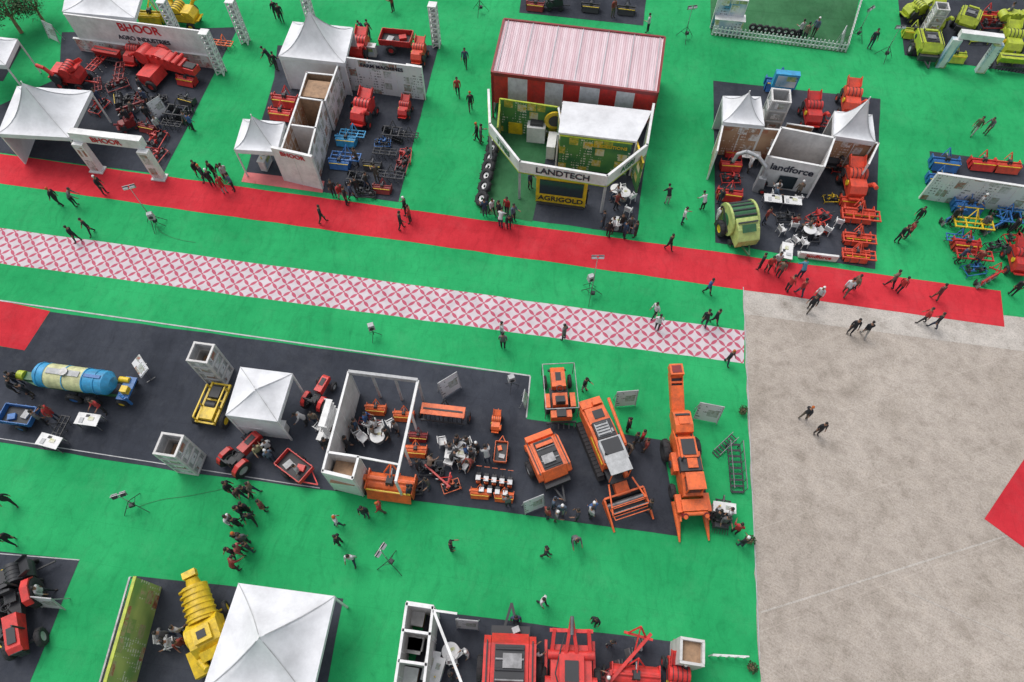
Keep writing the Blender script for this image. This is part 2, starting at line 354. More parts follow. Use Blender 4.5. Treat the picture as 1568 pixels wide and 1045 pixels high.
def seed_drill(c,c2='dark'):
    m=MB()
    m.prof([(-.1,.7),(.1,.7),(.3,1.2),(-.3,1.2)],-1.2,1.2,c); m.box((0,0,1.23),(.66,2.44,.05),c); m.box((0,0,1.27),(.1,2.2,.03),'dark')
    for x in (.4,-.4): m.beam((x,-1.25,.55),(x,1.25,.55),.08,c2)
    for y in (-1.1,0,1.1): m.beam((.45,y,.545),(-.45,y,.545),.07,c2); m.beam((-.1,y,.55),(-.1,y,.75),.06,c)
    for i in range(9):
        y=-1+.25*i; m.path([(0,y,.7),(-.15,y,.4),(-.2,y,.1)],.02,'dark',6); m.beam((-.4,y,.55),(-.2,y,.05),.04,c2)
    for y in (-1.4,1.4): m.wheel((.1,y,.33),.33,.12,c,10)
    aframe(m,.4,.6,c2); return m
def plough(c):
    m=MB(); m.beam((.9,-.5,.8),(-1.1,.7,.8),.12,c); 
    for i in range(4):
        x=.6-i*.5; y=-.32+i*.3
        m.beam((x,y,.8),(x-.1,y,.35),.08,c,.12); m.prof([(x+.25,.02),(x-.25,.05),(x-.35,.4),(x-.05,.45)],y,y+.05,'steel'); m.box((x-.1,y+.14,.22),(.5,.05,.35),'steel',rz=25,rx=20)
    m.beam((.7,-.6,.78),(.7,.5,.78),.09,c); aframe(m,.7,.78,c); m.wheel((-.8,.95,.25),.25,.1,'dark',8); return m
def thresher(c,c2='dark',drum=None):
    m=MB(); drum=drum or c
    m.prof([(-1.2,.6),(1.0,.6),(1.1,1.1),(.9,1.5),(-1.0,1.5),(-1.3,1.1)],-.55,.55,c)
    m.cyl((.15,-.6,1.45),(.15,.6,1.45),.42,drum,18); 
    for k in (-.4,-.13,.13,.4): m.cyl((.15,k-.02,1.45),(.15,k+.02,1.45),.45,c2,18)
    m.box((.95,0,1.75),(.8,1.0,.06),c,ry=-28); m.box((.95,.5,1.9),(.8,.05,.3),c,ry=-28); m.box((.95,-.5,1.9),(.8,.05,.3),c,ry=-28)
    m.cyl((-.7,-.62,1.0),(-.7,-.8,1.0),.42,c2,18); m.path([(-.7,-.7,1.35),(-1.1,-.7,1.9),(-1.6,-.7,2.1)],.14,drum,10)
    m.cyl((.7,.58,1.0),(.7,.66,1.0),.3,c2,16); m.cyl((-.4,.58,1.2),(-.4,.66,1.2),.2,'yellow',16); m.beam((.7,.64,1.3),(-.4,.64,1.4),.03,'rubber',.05)
    m.box((-1.35,0,.75),(.5,.95,.08),c,ry=20)
    for x in (-.8,.8):
        for y in (-.68,.68): m.wheel((x,y,.34),.34,.16,c,8)
        m.beam((x,-.65,.34),(x,.65,.34),.08,'dark')
    m.beam((1,0,.5),(2.1,0,.45),.09,c); m.beam((-1.1,-.4,.5),(1,-.4,.5),.08,'dark'); m.beam((-1.1,.4,.5),(1,.4,.5),.08,'dark'); return m
def round_baler(c,c2,c3='palelime'):
    m=MB()
    m.prof([(-.25+.98*cos(a),1.25+.95*sin(a)) for a in [2*pi*i/20 for i in range(20)]],-.76,.76,c,False)
    for i in range(6):
        a=radians(60+i*22); m.cyl((-.25+.98*cos(a),-.74,1.25+.95*sin(a)),(-.25+.98*cos(a),.74,1.25+.95*sin(a)),.07,'dark',8)
    for y in (-.84,.84): 
        m.prof([(-.25+1.1*cos(a),1.25+1.05*sin(a)) for a in [2*pi*i/20 for i in range(20)]],y-.07,y+.07,c3)
        m.cyl((-.25,y*1.08,1.25),(-.25,y*1.12,1.25),.45,c,18); m.box((-.2,y*1.14,1.25),(1.6,.05,.12),'dark',ry=30)
    m.prof([(.45,.6),(1.55,.55),(1.65,1.2),(1.2,1.8),(.45,2.1)],-.72,.72,c3); m.box((1.15,0,1.86),(.5,.9,.05),c,ry=38); m.box((.8,0,2.05),(.1,1.3,.05),'dark',ry=20)
    m.cyl((.9,-.85,.3),(.9,.85,.3),.2,'dark',14)
    for i in range(8): m.beam((.9,-.8+i*.22,.3),(1.2,-.8+i*.22,.2),.03,'steel')
    for y in (-1.12,1.12): m.wheel((-.1,y,.55),.55,.32,'yellow')
    m.beam((-.1,-1,.55),(-.1,1,.55),.12,'dark'); m.beam((1.2,-.35,.6),(2.3,0,.5),.1,'green'); m.beam((1.2,.35,.6),(2.3,0,.5),.1,'green'); return m
def square_baler(c):
    m=MB()
    m.prof([(-2.0,.7),(.8,.7),(.8,1.5),(-.2,1.7),(-2.0,1.35)],-.4,.4,c); m.box((-2.4,0,.95),(.9,.7,.4),c); m.box((-2.4,0,1.2),(.8,.5,.1),'dark')
    m.cyl((.95,-.5,1.2),(.95,.5,1.2),.5,c,16); m.prof([(-.6,.35),(.6,.35),(.7,.9),(-.4,1.0)],.4,1.7,c); m.cyl((.5,.45,.35),(.5,1.7,.35),.24,c,14)
    for i in range(9): m.beam((.5,.5+i*.14,.35),(.85,.5+i*.14,.3),.025,'steel')
    for i in range(5): m.cyl((-1.7+i*.45,-.5,1.5),(-1.7+i*.45,.5,1.5),.11,c,10)
    m.cyl((0,-.75,1.1),(0,-.55,1.1),.55,c,18); m.wheel((-.4,-.75,.45),.45,.28,c,10); m.wheel((-.3,1.85,.38),.38,.2,c,10); m.beam((-.4,-.7,.45),(-.3,1.8,.42),.1,c)
    m.beam((.8,-.3,.7),(2.4,-.5,.5),.12,c); m.box((1.2,-.2,1.0),(.4,.3,.4),'dark'); return m
def drum_mill(c):
    """mill: ribbed drum at one end, wide hopper body, side housings"""
    m=MB()
    m.cyl((-.2,0,1.35),(-2.1,.1,1.5),.74,c,22,.66)
    for k in range(6): m.cyl((-.4-k*.31,.01,1.36+k*.024),(-.48-k*.31,.015,1.37+k*.024),.81-.013*k,c,22)
    m.cyl((-2.1,.1,1.5),(-2.55,.15,1.75),.4,c,16,.3); m.box((-2.7,.15,1.85),(.35,.7,.4),c)
    m.prof([(-.3,.6),(1.5,.6),(1.6,1.2),(1.1,1.95),(.1,2.05),(-.3,1.6)],-.8,.8,c)
    m.box((.6,0,2.12),(.8,.9,.16),c); m.box((.6,0,2.22),(.4,.45,.05),'dark'); m.box((1.5,.1,1.5),(.5,1.1,.7),c,ry=25)
    m.prof([(.2,.5),(1.7,.5),(1.6,1.0),(.3,1.1)],.8,1.45,c); m.cyl((.9,1.47,.8),(.9,1.55,.8),.35,c,16); m.cyl((.3,-.83,1.2),(.3,-1.0,1.2),.55,c,18); m.cyl((.3,-1.01,1.2),(.3,-1.05,1.2),.2,'dark',14)
    m.prof([(.8,.4),(2.2,.4),(2.2,.8),(.9,1.2)],-1.3,-.6,c); m.box((2.0,.3,.85),(.9,.9,.4),c,rz=15); m.cyl((1.6,-.7,1.3),(2.2,-.4,1.5),.18,c,12)
    m.beam((1.5,-.4,.6),(2.8,-.2,.45),.12,c); m.beam((1.5,.4,.6),(2.8,-.2,.45),.12,c)
    for y in (-.98,.98): m.wheel((-.6,y,.4),.4,.22,c,10)
    m.beam((-.6,-.9,.4),(-.6,.9,.4),.1,c); m.beam((-2,-.35,.7),(1,-.35,.6),.1,c); m.beam((-2,.35,.7),(1,.35,.6),.1,c); return m
def trailer(c,inner='dark'):
    m=MB()
    m.box((0,0,.75),(2.6,1.5,.08),inner)
    for y in (-.75,.75): m.box((0,y,1.0),(2.6,.06,.5),c); [m.box((x,y*1.05,1.0),(.08,.06,.52),c) for x in (-1.1,-.4,.4,1.1)]
    for x in (-1.3,1.3): m.box((x,0,1.0),(.06,1.5,.5),c)
    for y in (-.6,.6): m.wheel((-.3,y*1.5,.45),.42,.22,c,10)
    m.box((.5,.2,.9),(.6,.5,.25),c,rz=20); m.box((-.5,-.15,.88),(.5,.7,.2),'greywhite',rz=-10)
    m.beam((-.3,-.8,.45),(-.3,.8,.45),.1,'dark'); m.beam((1.3,-.5,.65),(2.3,0,.5),.09,c); m.beam((1.3,.5,.65),(2.3,0,.5),.09,c); m.beam((-1.2,0,.66),(1.3,0,.66),.16,'dark'); return m
def chassis(c):
    m=MB()
    for y in (-.55,.55): m.beam((-1.3,y,.9),(1.3,y,.9),.12,c,.16); m.beam((-1.2,y,1.45),(.9,y,1.45),.08,c); [m.beam((x,y,.9),(x,y,1.45),.07,c) for x in (-1.2,-.3,.9)]
    for x in (-1.25,-.6,.2,.95,1.25): m.beam((x,-.55,.88),(x,.55,.88),.1,c)
    m.box((.6,0,1.05),(.7,.6,.4),'dark'); m.box((-.7,0,1.0),(.8,.8,.35),c); m.cyl((-.2,-.3,1.1),(-.2,.3,1.1),.2,'dark')
    for x,r in ((-.8,.5),(1.0,.4)):
        for y in (-.85,.85): m.wheel((x,y,r),r,.25,c,12)
        m.beam((x,-.8,r),(x,.8,r),.1,'dark')
    return m
def tractor(c,hub='greywhite',canopy=None):
    m=MB()
    m.prof([(.2,.75),(1.75,.75),(1.8,1.15),(1.6,1.32),(.2,1.42)],-.3,.3,c); m.box((1.81,0,.98),(.03,.45,.35),'dark'); m.box((.9,0,.62),(1.9,.35,.3),'dark')
    m.box((1.1,0,1.39),(.7,.35,.03),'dark')
    m.box((-.3,0,.8),(1.0,.55,.35),'dark'); m.cyl((.9,.34,1.0),(.9,.34,1.9),.04,'dark'); m.cyl((.1,0,1.2),(-.1,0,1.55),.03,'dark'); m.lathe([(.19,-.02),(.22,0),(.19,.02),(.17,0),(.19,-.02)],(-.12,0,1.57),(-.4,0,1),'dark')
    m.box((-.6,0,1.15),(.45,.48,.12),'dark'); m.box((-.83,0,1.38),(.1,.46,.4),'dark')
    for y in (-.72,.72):
        m.wheel((-.6,y,.68),.68,.36,hub); m.wheel((1.35,y*.9,.42),.42,.24,hub,12)
        m.prof([(-1.25,.95),(-1.1,1.3),(-.7,1.5),(-.1,1.4),(.05,1.1),(0,1.05),(-.2,1.3),(-.7,1.4),(-1.05,1.22),(-1.2,.95)],y-.16,y+.16,c)
    m.beam((-.6,-.7,.68),(-.6,.7,.68),.16,'dark'); m.beam((1.35,-.6,.45),(1.35,.6,.45),.12,'dark')
    for y in (-.4,.4): m.beam((-.95,y,.9),(-.95,y,2.2),.06,'dark')
    m.beam((-.95,-.4,2.2),(-.95,.4,2.2),.07,'dark')
    return m
def combine_harvester(c):
    m=MB()
    m.prof([(-3.0,.9),(1.2,.9),(1.2,2.2),(-1.2,2.3),(-3.1,1.8)],-.8,.8,c)
    m.prof([(-.1,2.2),(1.0,2.2),(1.3,2.8),(-.3,2.8)],-.75,.75,'greywhite'); m.box((.45,0,2.83),(1.3,1.2,.05),'dark'); m.box((-1.0,0,2.45),(1.2,1.25,.4),'dark'); m.box((-1.0,-.1,2.68),(.9,.9,.06),'greywhite'); m.cyl((-1.3,.5,2.4),(-.6,.5,2.6),.14,'steel')
    for k in range(5): m.box((-1.4+k*.2,-.1,2.74),(.05,.8,.04),'dark')
    m.box((-2.2,0,2.15),(1.1,1.35,.3),c); m.box((-2.2,.1,2.32),(.6,.7,.06),'dark'); m.box((-3.2,0,1.95),(.7,1.5,.12),c,ry=-15); m.box((-3.0,.3,2.25),(.3,.6,.4),c)
    m.box((1.75,-.1,1.3),(1.0,1.3,.2),'dark'); m.box((1.6,-.1,1.65),(.45,.5,.12),'dark'); m.box((1.38,-.1,1.95),(.1,.5,.5),'dark'); m.cyl((2.0,-.1,1.4),(1.95,-.1,1.9),.03,'dark')
    m.lathe([(.19,-.02),(.22,0),(.19,.02),(.17,0),(.19,-.02)],(1.95,-.1,1.92),(-.4,0,1),'dark'); m.box((2.0,.4,1.6),(.3,.25,.5),c)
    m.box((1.5,-.1,2.95),(1.3,1.45,.08),'greywhite')
    for sx in (1.0,2.1):
        for sy in (-.75,.55): m.beam((sx,sy,1.4),(sx,sy*.98,2.9),.06,c)
    m.prof([(1.2,.9),(3.0,.35),(3.0,.85),(1.2,1.5)],-.45,.45,c)
    w=1.35
    m.prof([(2.9,.2),(3.9,.08),(3.9,.12),(3.1,.3),(3.0,.8),(2.9,.8)],-w,w,'dark'); m.beam((2.92,-w,.95),(2.92,w,.95),.12,c)
    for y in (-w,w): m.prof([(2.9,.1),(4.9,.1),(4.2,.5),(3.1,.9),(2.9,.9)],y-.06,y+.06,c); m.beam((2.2,y*.6,1.3),(4.1,y*.93,1.15),.09,c)
    m.cyl((3.35,-w,.45),(3.35,w,.45),.2,'steel',14); 
    m.cyl((4.0,-w*.93,1.1),(4.0,w*.93,1.1),.04,'steel')
    for i in range(5):
        a=i*pi*.4; m.beam((4+.42*cos(a),-w*.9,1.1+.42*sin(a)),(4+.42*cos(a),w*.9,1.1+.42*sin(a)),.05,c)
        for y in (-w*.9,w*.9): m.beam((4,y,1.1),(4+.42*cos(a),y,1.1+.42*sin(a)),.04,c)
        for k in range(8): m.beam((4+.42*cos(a),-w*.85+k*.32,1.1+.42*sin(a)),(4+.42*cos(a),-w*.85+k*.32,.92+.42*sin(a)),.02,'steel')
    m.path([(.3,.95,1.4),(.3,.95,2.5),(-2.9,1.05,2.7)],.11,c,12); m.cyl((.7,-.6,2.5),(.7,-.6,3.1),.07,'dark')
    for y in (-.95,.95):
        m.prof([(-2.4,.15),(1.3,.15),(1.6,.5),(1.3,.8),(-2.4,.8),(-2.7,.5)],y-.22,y+.22,'rubber')
        for k in range(14): m.box((-2.3+k*.28,y,.82),(.1,.46,.05),'rubber')
    m.box((-.5,0,.85),(3.4,1.4,.2),'dark'); m.box((-3.3,0,1.2),(.5,1.3,.7),c,ry=-20)
    m.beam((-1.0,.87,1.9),(-2.9,.87,1.5),.05,'dark',.2); m.beam((-1,-.84,1.8),(1,-.84,1.8),.04,'yellow',.2); return m
def cane_harvester(c):
    m=MB()
    m.prof([(-2.2,.8),(1.8,.8),(1.9,1.8),(.5,2.2),(-1.2,2.3),(-2.3,1.9)],-.6,.6,c); m.box((-.9,0,2.4),(1.3,1.05,.3),c); m.box((-.9,0,2.58),(1.0,.8,.06),'dark')
    m.box((1.3,0,2.2),(.9,.9,1.1),'glass',taper=.9); m.box((1.3,0,2.8),(1.05,1.1,.1),c); [m.beam((sx,sy,1.7),(sx,sy,2.75),.07,c) for sx in (.85,1.75) for sy in (-.45,.45)]
    m.box((.1,0,2.2),(.9,1.3,.45),'dark'); m.box((.1,.1,2.48),(.6,.6,.1),'orange'); m.cyl((-.1,-.5,2.3),(-.1,-.5,3.0),.06,'dark')
    for y in (-.38,.38): m.prof([(-2.0,1.0),(-5.6,3.0),(-5.9,2.8),(-5.9,2.5),(-2.1,.6)],y-.03,y+.03,c)
    m.beam((-2.0,0,.9),(-5.7,0,2.78),.72,'dark',.08); 
    for k in range(12): m.box((-2.2-k*.3,0,1.1+k*.155),(.12,.72,.12),c)
    m.box((-4.2,0,2.2),(1.8,.74,.12),c,ry=28); m.box((-5.85,0,3.0),(.75,.85,.5),c); m.box((-5.85,0,3.26),(.5,.6,.04),'darkred')
    m.prof([(-3.4,1.6),(-1.9,1.6),(-1.9,2.45),(-2.3,2.65),(-3.2,2.55),(-3.5,2.1)],-.55,.55,c); m.box((-2.6,0,2.68),(.5,.6,.08),c); m.box((-3.0,0,2.62),(.12,.9,.06),'dark')
    for y in (-.85,.85):
        m.cyl((1.9,y,.7),(4.2,y*1.05,.12),.3,c,12,.05); m.beam((1.8,y*.8,1.1),(3.2,y,1.0),.12,c); m.cyl((2.6,y*.75,.5),(3.1,y*.75,1.6),.13,c,10); m.box((2.2,y,1.25),(1.1,.35,.3),c)
        for k in range(4): m.cyl((2.65+k*.12,y*.75,.75+k*.26),(2.7+k*.12,y*.75,.8+k*.26),.19,'darkred',10)
    m.box((2.4,0,1.5),(.7,1.5,.25),c); m.cyl((2.9,-.7,1.5),(2.9,.7,1.5),.12,c)
    for y in (-.95,.95): m.wheel((-1.4,y,.72),.72,.42,'dark'); m.wheel((1.2,y*.95,.48),.48,.3,'dark',12)
    for y in (-.75,.75): m.box((-.3,y,1.3),(1.2,.3,.8),c); m.cyl((-.3,y*1.2,1.2),(-.3,y*1.3,1.2),.25,'dark'); m.path([(-1.5,y*.6,2.0),(-2.2,y*.6,2.2),(-3.0,y*.5,1.8)],.05,'dark')
    return m
def transplanter(c):
    m=MB()
    m.prof([(.3,.6),(1.5,.55),(1.55,.95),(1.2,1.15),(.3,1.2)],-.38,.38,c); m.box((-.2,0,.65),(1.3,1.0,.15),'dark'); m.box((-.4,0,.95),(.7,.8,.35),c); m.box((-.5,0,1.18),(.45,.5,.12),'dark'); m.box((-.72,0,1.4),(.1,.48,.4),'dark')
    m.cyl((.2,0,1.1),(0,0,1.5),.03,'dark'); m.lathe([(.17,-.02),(.2,0),(.17,.02),(.15,0)],(0,0,1.52),(-.4,0,1),'dark')
    for y in (-.68,.68): m.wheel((.95,y,.38),.38,.18,c,10); m.wheel((-.45,y,.5),.5,.24,c,12); m.box((-.45,y,1.05),(.8,.28,.06),c)
    m.box((-1.25,0,.85),(.4,1.1,.5),c); m.box((-1.2,0,1.15),(.5,.5,.15),'dark'); m.beam((-1.5,-.8,.5),(-1.5,.8,.5),.1,'dark')
    for i in range(6): m.beam((-1.5,-.7+i*.28,.5),(-1.7,-.7+i*.28,.1),.06,'steel')
    for y in (-.85,.85):
        m.beam((1.3,y,.6),(1.3,y,1.9),.04,'steel'); m.beam((-1.3,y,.6),(-1.3,y,1.9),.04,'steel'); m.beam((1.3,y,1.9),(-1.3,y,1.9),.04,'steel')
    for x in (1.3,-1.3): m.beam((x,-.85,1.9),(x,.85,1.9),.04,'steel')
    m.box((.9,0,1.18),(.5,.3,.03),'dark'); m.cyl((1.5,-.5,.7),(1.5,.5,.7),.07,'dark'); return m
def compact_baler(c):
    m=MB()
    m.prof([(-1.2,.5),(1.0,.5),(1.2,1.0),(.9,1.7),(-.9,1.8),(-1.3,1.2)],-.7,.7,c)
    m.box((0,0,1.8),(1.7,1.1,.1),'dark'); m.box((-.3,.1,1.9),(.5,.7,.12),'steel')
    for k in range(5): m.cyl((-.7+k*.35,-.52,1.86),(-.7+k*.35,.52,1.86),.055,'steel' if k%2 else 'dark',8)
    for y in (-.85,.85): m.prof([(-1.15,.95),(1.0,1.0),(1.1,1.3),(.8,1.72),(-.9,1.75),(-1.2,1.35)],y-.13,y+.13,c); m.beam((-1,y,1.78),(1,y,1.76),.05,'dark'); m.cyl((.5,y*1.17,1.3),(.5,y*1.2,1.3),.2,'dark')
    m.box((1.2,0,1.25),(.4,1.6,.5),c,ry=20); m.box((-1.35,0,.7),(.5,1.5,.5),'dark'); m.box((.55,0,1.95),(.2,1.0,.12),c)
    for y in (-1.1,1.1): m.wheel((-.1,y,.5),.5,.28,'greywhite',12)
    m.beam((-.1,-1,.5),(-.1,1,.5),.12,'dark'); m.beam((-1.4,-.3,.55),(-2.5,.0,.5),.1,'dark'); m.beam((-1.4,.3,.55),(-2.5,0,.5),.1,'dark'); m.cyl((1.1,-.9,.35),(1.1,.9,.35),.2,'dark'); return m
def rake_loader(c):
    m=MB()
    m.prof([(-1.0,.5),(.6,.5),(.7,1.2),(-.9,1.3)],-.75,.75,c)
    for y in (-.7,.7): m.beam((.5,y,1.2),(1.2,y*.9,1.5),.13,c,.2)
    m.beam((1.15,-.8,1.45),(1.15,.8,1.45),.13,c); m.box((-.2,0,1.38),(1.1,.9,.2),c); m.box((-.2,0,1.5),(.7,.5,.06),'dark'); m.beam((.4,-.2,1.35),(1.6,0,1.8),.12,c); m.beam((.4,.2,1.35),(1.6,0,1.8),.12,c); m.cyl((1.0,0,1.7),(1.6,0,1.9),.07,'steel'); m.cyl((-.6,-.95,1.0),(-.6,.95,1.0),.25,c,14)
    m.cyl((.35,-.85,1.25),(.35,.85,1.25),.16,c,12); m.box((-.9,.45,1.4),(.5,.4,.25),'dark'); m.path([(-.9,.4,1.5),(-.3,.6,1.6),(.5,.4,1.4),(1.1,.2,1.5)],.025,'dark')
    m.box((-1.4,0,.9),(.6,1.7,.5),c,taper=.8)
    for y in (-1.0,1.0): m.wheel((-.4,y,.45),.45,.25,c,10); m.beam((-1.2,y*.9,.7),(.9,y*.9,.6),.1,c)
    for k in range(7): m.beam((-1.6,-.75+k*.25,.8),(-2.1,-.8+k*.27,.3),.05,'dark')
    return m
def tanker(c):
    m=MB()
    def ring(x,r,mat,x2): m.cyl((x,0,1.5),(x2,0,1.5),r,mat,24)
    ring(-2.1,.72,'skyblue',-.9); ring(-.9,.73,'cream',1.5); ring(1.5,.72,'skyblue',2.1); m.cyl((2.1,0,1.5),(2.4,0,1.5),.72,'skyblue',24,.4); m.cyl((-2.1,0,1.5),(-2.4,0,1.5),.72,'skyblue',24,.4)
    for x in (-1.6,-.9,.3,1.5,1.95): m.cyl((x-.03,0,1.5),(x+.03,0,1.5),.76,'skyblue',24)
    m.box((.3,0,2.26),(2.0,.35,.05),'greywhite'); m.beam((-2,0,2.25),(-1,0,2.25),.2,'blue',.05)
    for y in (-.45,.45): m.beam((-2.6,y,.75),(2.6,y,.75),.12,'green',.18)
    for x in (-1.0,.2):
        for y in (-.9,.9): m.wheel((x,y,.48),.48,.26,'blue',12)
        m.beam((x,-.8,.48),(x,.8,.48),.12,'dark')
    m.beam((2.6,-.45,.75),(4.2,0,.6),.12,'green'); m.beam((2.6,.45,.75),(4.2,0,.6),.12,'green'); m.box((3.2,0,.8),(.8,.5,.3),'green'); m.cyl((3.5,0,.9),(3.9,0,.9),.3,'lime')
    m.cyl((.2,0,2.2),(.2,0,2.4),.25,'steel'); m.cyl((-3,-.5,1.1),(-2.4,-.5,1.1),.18,'yellow'); m.box((-3.0,0,1.0),(.7,1.5,.12),'blue'); m.path([(-2.8,.5,1),(-3.3,.7,1.3),(-3.3,.7,.4)],.08,'blue'); m.box((-3.1,.2,1.25),(.4,.4,.4),'yellow')
    m.wheel((-2.7,-.75,.4),.35,.2,'yellow',10); m.wheel((-2.7,.75,.4),.35,.2,'yellow',10); return m
def chair():
    m=MB(); m.box((0,0,.44),(.44,.44,.03),'white',taper=.95); m.box((-.22,0,.66),(.03,.42,.42),'white',ry=-10)
    for x in (-.19,.19):
        for y in (-.19,.19): m.beam((x,y,.43),(x*1.15,y*1.15,.01),.04,'white')
    for y in (-.22,.22): m.beam((-.2,y,.64),(.16,y,.64),.045,'white',.02); m.beam((.16,y,.64),(.2,y*1.02,.43),.035,'white')
    return m
def table(c='white'):
    m=MB(); m.box((0,0,.74),(1.3,.7,.04),c); m.box((0,.33,.5),(1.25,.02,.45),c)
    for x in (-.6,.6):
        for y in (-.3,.3): m.beam((x,y,.72),(x,y,0),.04,'steel')
    m.box((.2,.05,.78),(.3,.22,.03),'poster_blue'); m.box((-.3,-.1,.78),(.21,.3,.04),'greywhite'); m.box((-.05,.2,.77),(.21,.15,.02),'dark'); return m
def round_table():
    m=MB(); m.cyl((0,0,.72),(0,0,.75),.42,'white',20); m.cyl((0,0,.02),(0,0,.72),.035,'steel'); m.cyl((0,0,0),(0,0,.03),.25,'steel',16); m.box((.1,.1,.765),(.21,.15,.02),'poster_blue',rz=20); return m
def counter():
    m=MB(); m.box((0,0,.5),(1.2,.5,1.0),'panel'); m.box((0,0,1.02),(1.3,.6,.04),'white'); m.box((0,-.26,.5),(.9,.02,.7),'poster_blue'); m.box((.2,0,1.06),(.3,.22,.03),'poster_white'); m.cyl((-.3,0,1.04),(-.3,0,1.25),.04,'yellow'); return m
def sign_board():
    m=MB(); m.box((0,0,.85),(1.3,.05,1.5),'poster_white',rx=-12); 
    for x in (-.65,.65): m.beam((x,-.2,.02),(x,.14,1.65),.05,'greywhite'); m.beam((x,.4,.02),(x,.1,1.6),.04,'greywhite')
    m.beam((-.65,.14,1.62),(.65,.14,1.62),.05,'greywhite'); return m
def low_display():
    m=MB(); m.box((0,0,1.0),(1.3,.06,.75),'poster_white',rx=-60); m.beam((-.65,0,.05),(-.65,.1,1.0),.05,'steel'); m.beam((.65,0,.05),(.65,.1,1.0),.05,'steel'); m.beam((-.65,-.3,.03),(-.65,.3,.03),.05,'steel'); m.beam((.65,-.3,.03),(.65,.3,.03),.05,'steel'); m.box((0,.02,.97),(1.38,.03,.82),'white',rx=-60); return m
def light_tower(z=3.9):
    m=MB()
    for i in range(3):
        a=i*2*pi/3+.3; m.beam((.75*cos(a),.75*sin(a),.02),(0,0,1.1),.03,'dark'); m.beam((.4*cos(a),.4*sin(a),.5),(0,0,.4),.02,'dark')
    m.cyl((0,0,.3),(0,0,z*.6),.03,'steel',8); m.cyl((0,0,z*.55),(0,0,z),.022,'silver',8)
    m.beam((-.36,0,z),(.36,0,z),.04,'steel'); m.beam((-.36,0,z+.3),(.36,0,z+.3),.03,'steel'); m.beam((-.36,0,z),(-.36,0,z+.3),.03,'steel'); m.beam((.36,0,z),(.36,0,z+.3),.03,'steel')
    for x in (-.2,.2): m.box((x,-.05,z+.14),(.3,.1,.24),'silver',rx=35); m.box((x,-.1,z+.11),(.26,.03,.2),'white',rx=35); m.box((x,.03,z+.19),(.24,.05,.2),'dark',rx=35)
    m.box((.1,.0,.5),(.25,.2,.2),'dark'); return m
def speaker():
    m=MB(); m.box((0,0,1.55),(.5,.4,.6),'greywhite',taper=.85); m.cyl((0,-.2,1.5),(0,-.23,1.5),.16,'dark',16); m.cyl((0,0,.4),(0,0,1.3),.03,'dark')
    for i in range(3): a=i*2*pi/3; m.beam((.55*cos(a),.55*sin(a),.02),(0,0,.8),.03,'dark')
    return m
def tower(h=3.0,w=1.1):
    m=MB(); t=.12
    for s in (-1,1):
        for q in (-1,1): m.beam((s*w/2,q*w/2,0),(s*w/2,q*w/2,h),t,'panel')
    for z in (.06,h*.25,h*.5,h*.75,h-.06):
        for s in (-1,1): m.beam((s*w/2,-w/2+.06,z),(s*w/2,w/2-.06,z),t*.95,'panel'); m.beam((-w/2+.06,s*w/2,z),(w/2-.06,s*w/2,z),t*.95,'panel')
    for s in (-1,1): m.box((s*(w/2-.02),0,h/2),(.04,w-.12,h-.1),'greywhite'); m.box((0,s*(w/2-.02),h/2),(w-.12,.04,h-.1),'greywhite')
    for z in (h*.375,h*.625,h*.875,h*.125):
        for s in (-1,1): m.box((s*(w/2+.003),0,z),(.045,w*.5,h*.12),'poster_white'); m.box((0,s*(w/2+.003),z),(w*.5,.045,h*.12),'poster_white')
    m.box((0,0,h*.55),(w-.18,w-.18,.03),'wood'); return m
def truss_pillar(h=4.0,w=.6):
    m=MB()
    cs=[(-w/2,-w/2),(w/2,-w/2),(w/2,w/2),(-w/2,w/2)]
    for x,y in cs: m.beam((x,y,0),(x,y,h),.09,'white')
    k=int(h/.5)
    for i in range(k):
        z0=i*h/k; z1=(i+1)*h/k
        for a,b in zip(cs,cs[1:]+cs[:1]): m.beam((*a,z0),(*b,z1),.08,'white',.05); m.beam((*a,z1-.03),(*b,z1-.03),.09,'white')
    m.box((0,0,h+.02),(w+.12,w+.12,.06),'white'); m.box((0,0,h/2),(w*.55,w*.55,h-.1),'greywhite'); return m
def tyre():
    m=MB(); r=.55;h=.17
    m.lathe([(r*.5,-h*.8),(r*.62,-h),(r*.9,-h),(r,-h*.6),(r,h*.6),(r*.9,h),(r*.62,h),(r*.5,h*.8),(r*.5,-h*.8)],(0,0,0),(0,1,0),'rubber',24)
    m.lathe([(.10,0),(.2,-.06),(.29,0),(.2,.06),(.10,0)],(0,0,0),(0,1,0),'white',20)
    for i in range(18):
        a=2*pi*i/18; m.box((sin(a)*r,(.08 if i%2 else -.08),cos(a)*r),(.06,.2,.05),'rubber',ry=math.degrees(a))
    m.beam((-.3,.12,-r),(-.25,.5,.1),.05,'dark'); m.beam((.3,.12,-r),(.25,.5,.1),.05,'dark')
    return m
def roller_unit(c):
    m=MB(); m.box((0,0,.5),(.5,.3,.25),'dark'); m.cyl((-.1,-.2,.25),(-.1,.2,.25),.22,'rubber',14); m.box((.2,0,.7),(.35,.35,.2),'silver'); m.path([(-.2,0,.6),(-.6,0,.95)],.025,'dark'); m.beam((-.6,-.2,.95),(-.6,.2,.95),.03,c); m.box((.35,0,.25),(.2,.3,.3),c); return m
def ramp_rail():
    m=MB(); L=3.0
    for y in (-.4,.4):
        m.beam((-L/2,y,.1),(L/2,y,.5),.06,'dark'); m.beam((-L/2,y,.9),(L/2,y,1.3),.05,'steel')
        for i in range(6): t=i/5; x=-L/2+L*t; m.beam((x,y,.1+.4*t),(x,y,.9+.4*t),.04,'steel')
    for i in range(9): t=i/8; m.box((-L/2+L*t,0,.12+.4*t),(.14,.8,.03),'dark')
    for y in (-.4,.4): m.beam((L/2,y,.5),(L/2,y,0),.06,'dark')
    return m
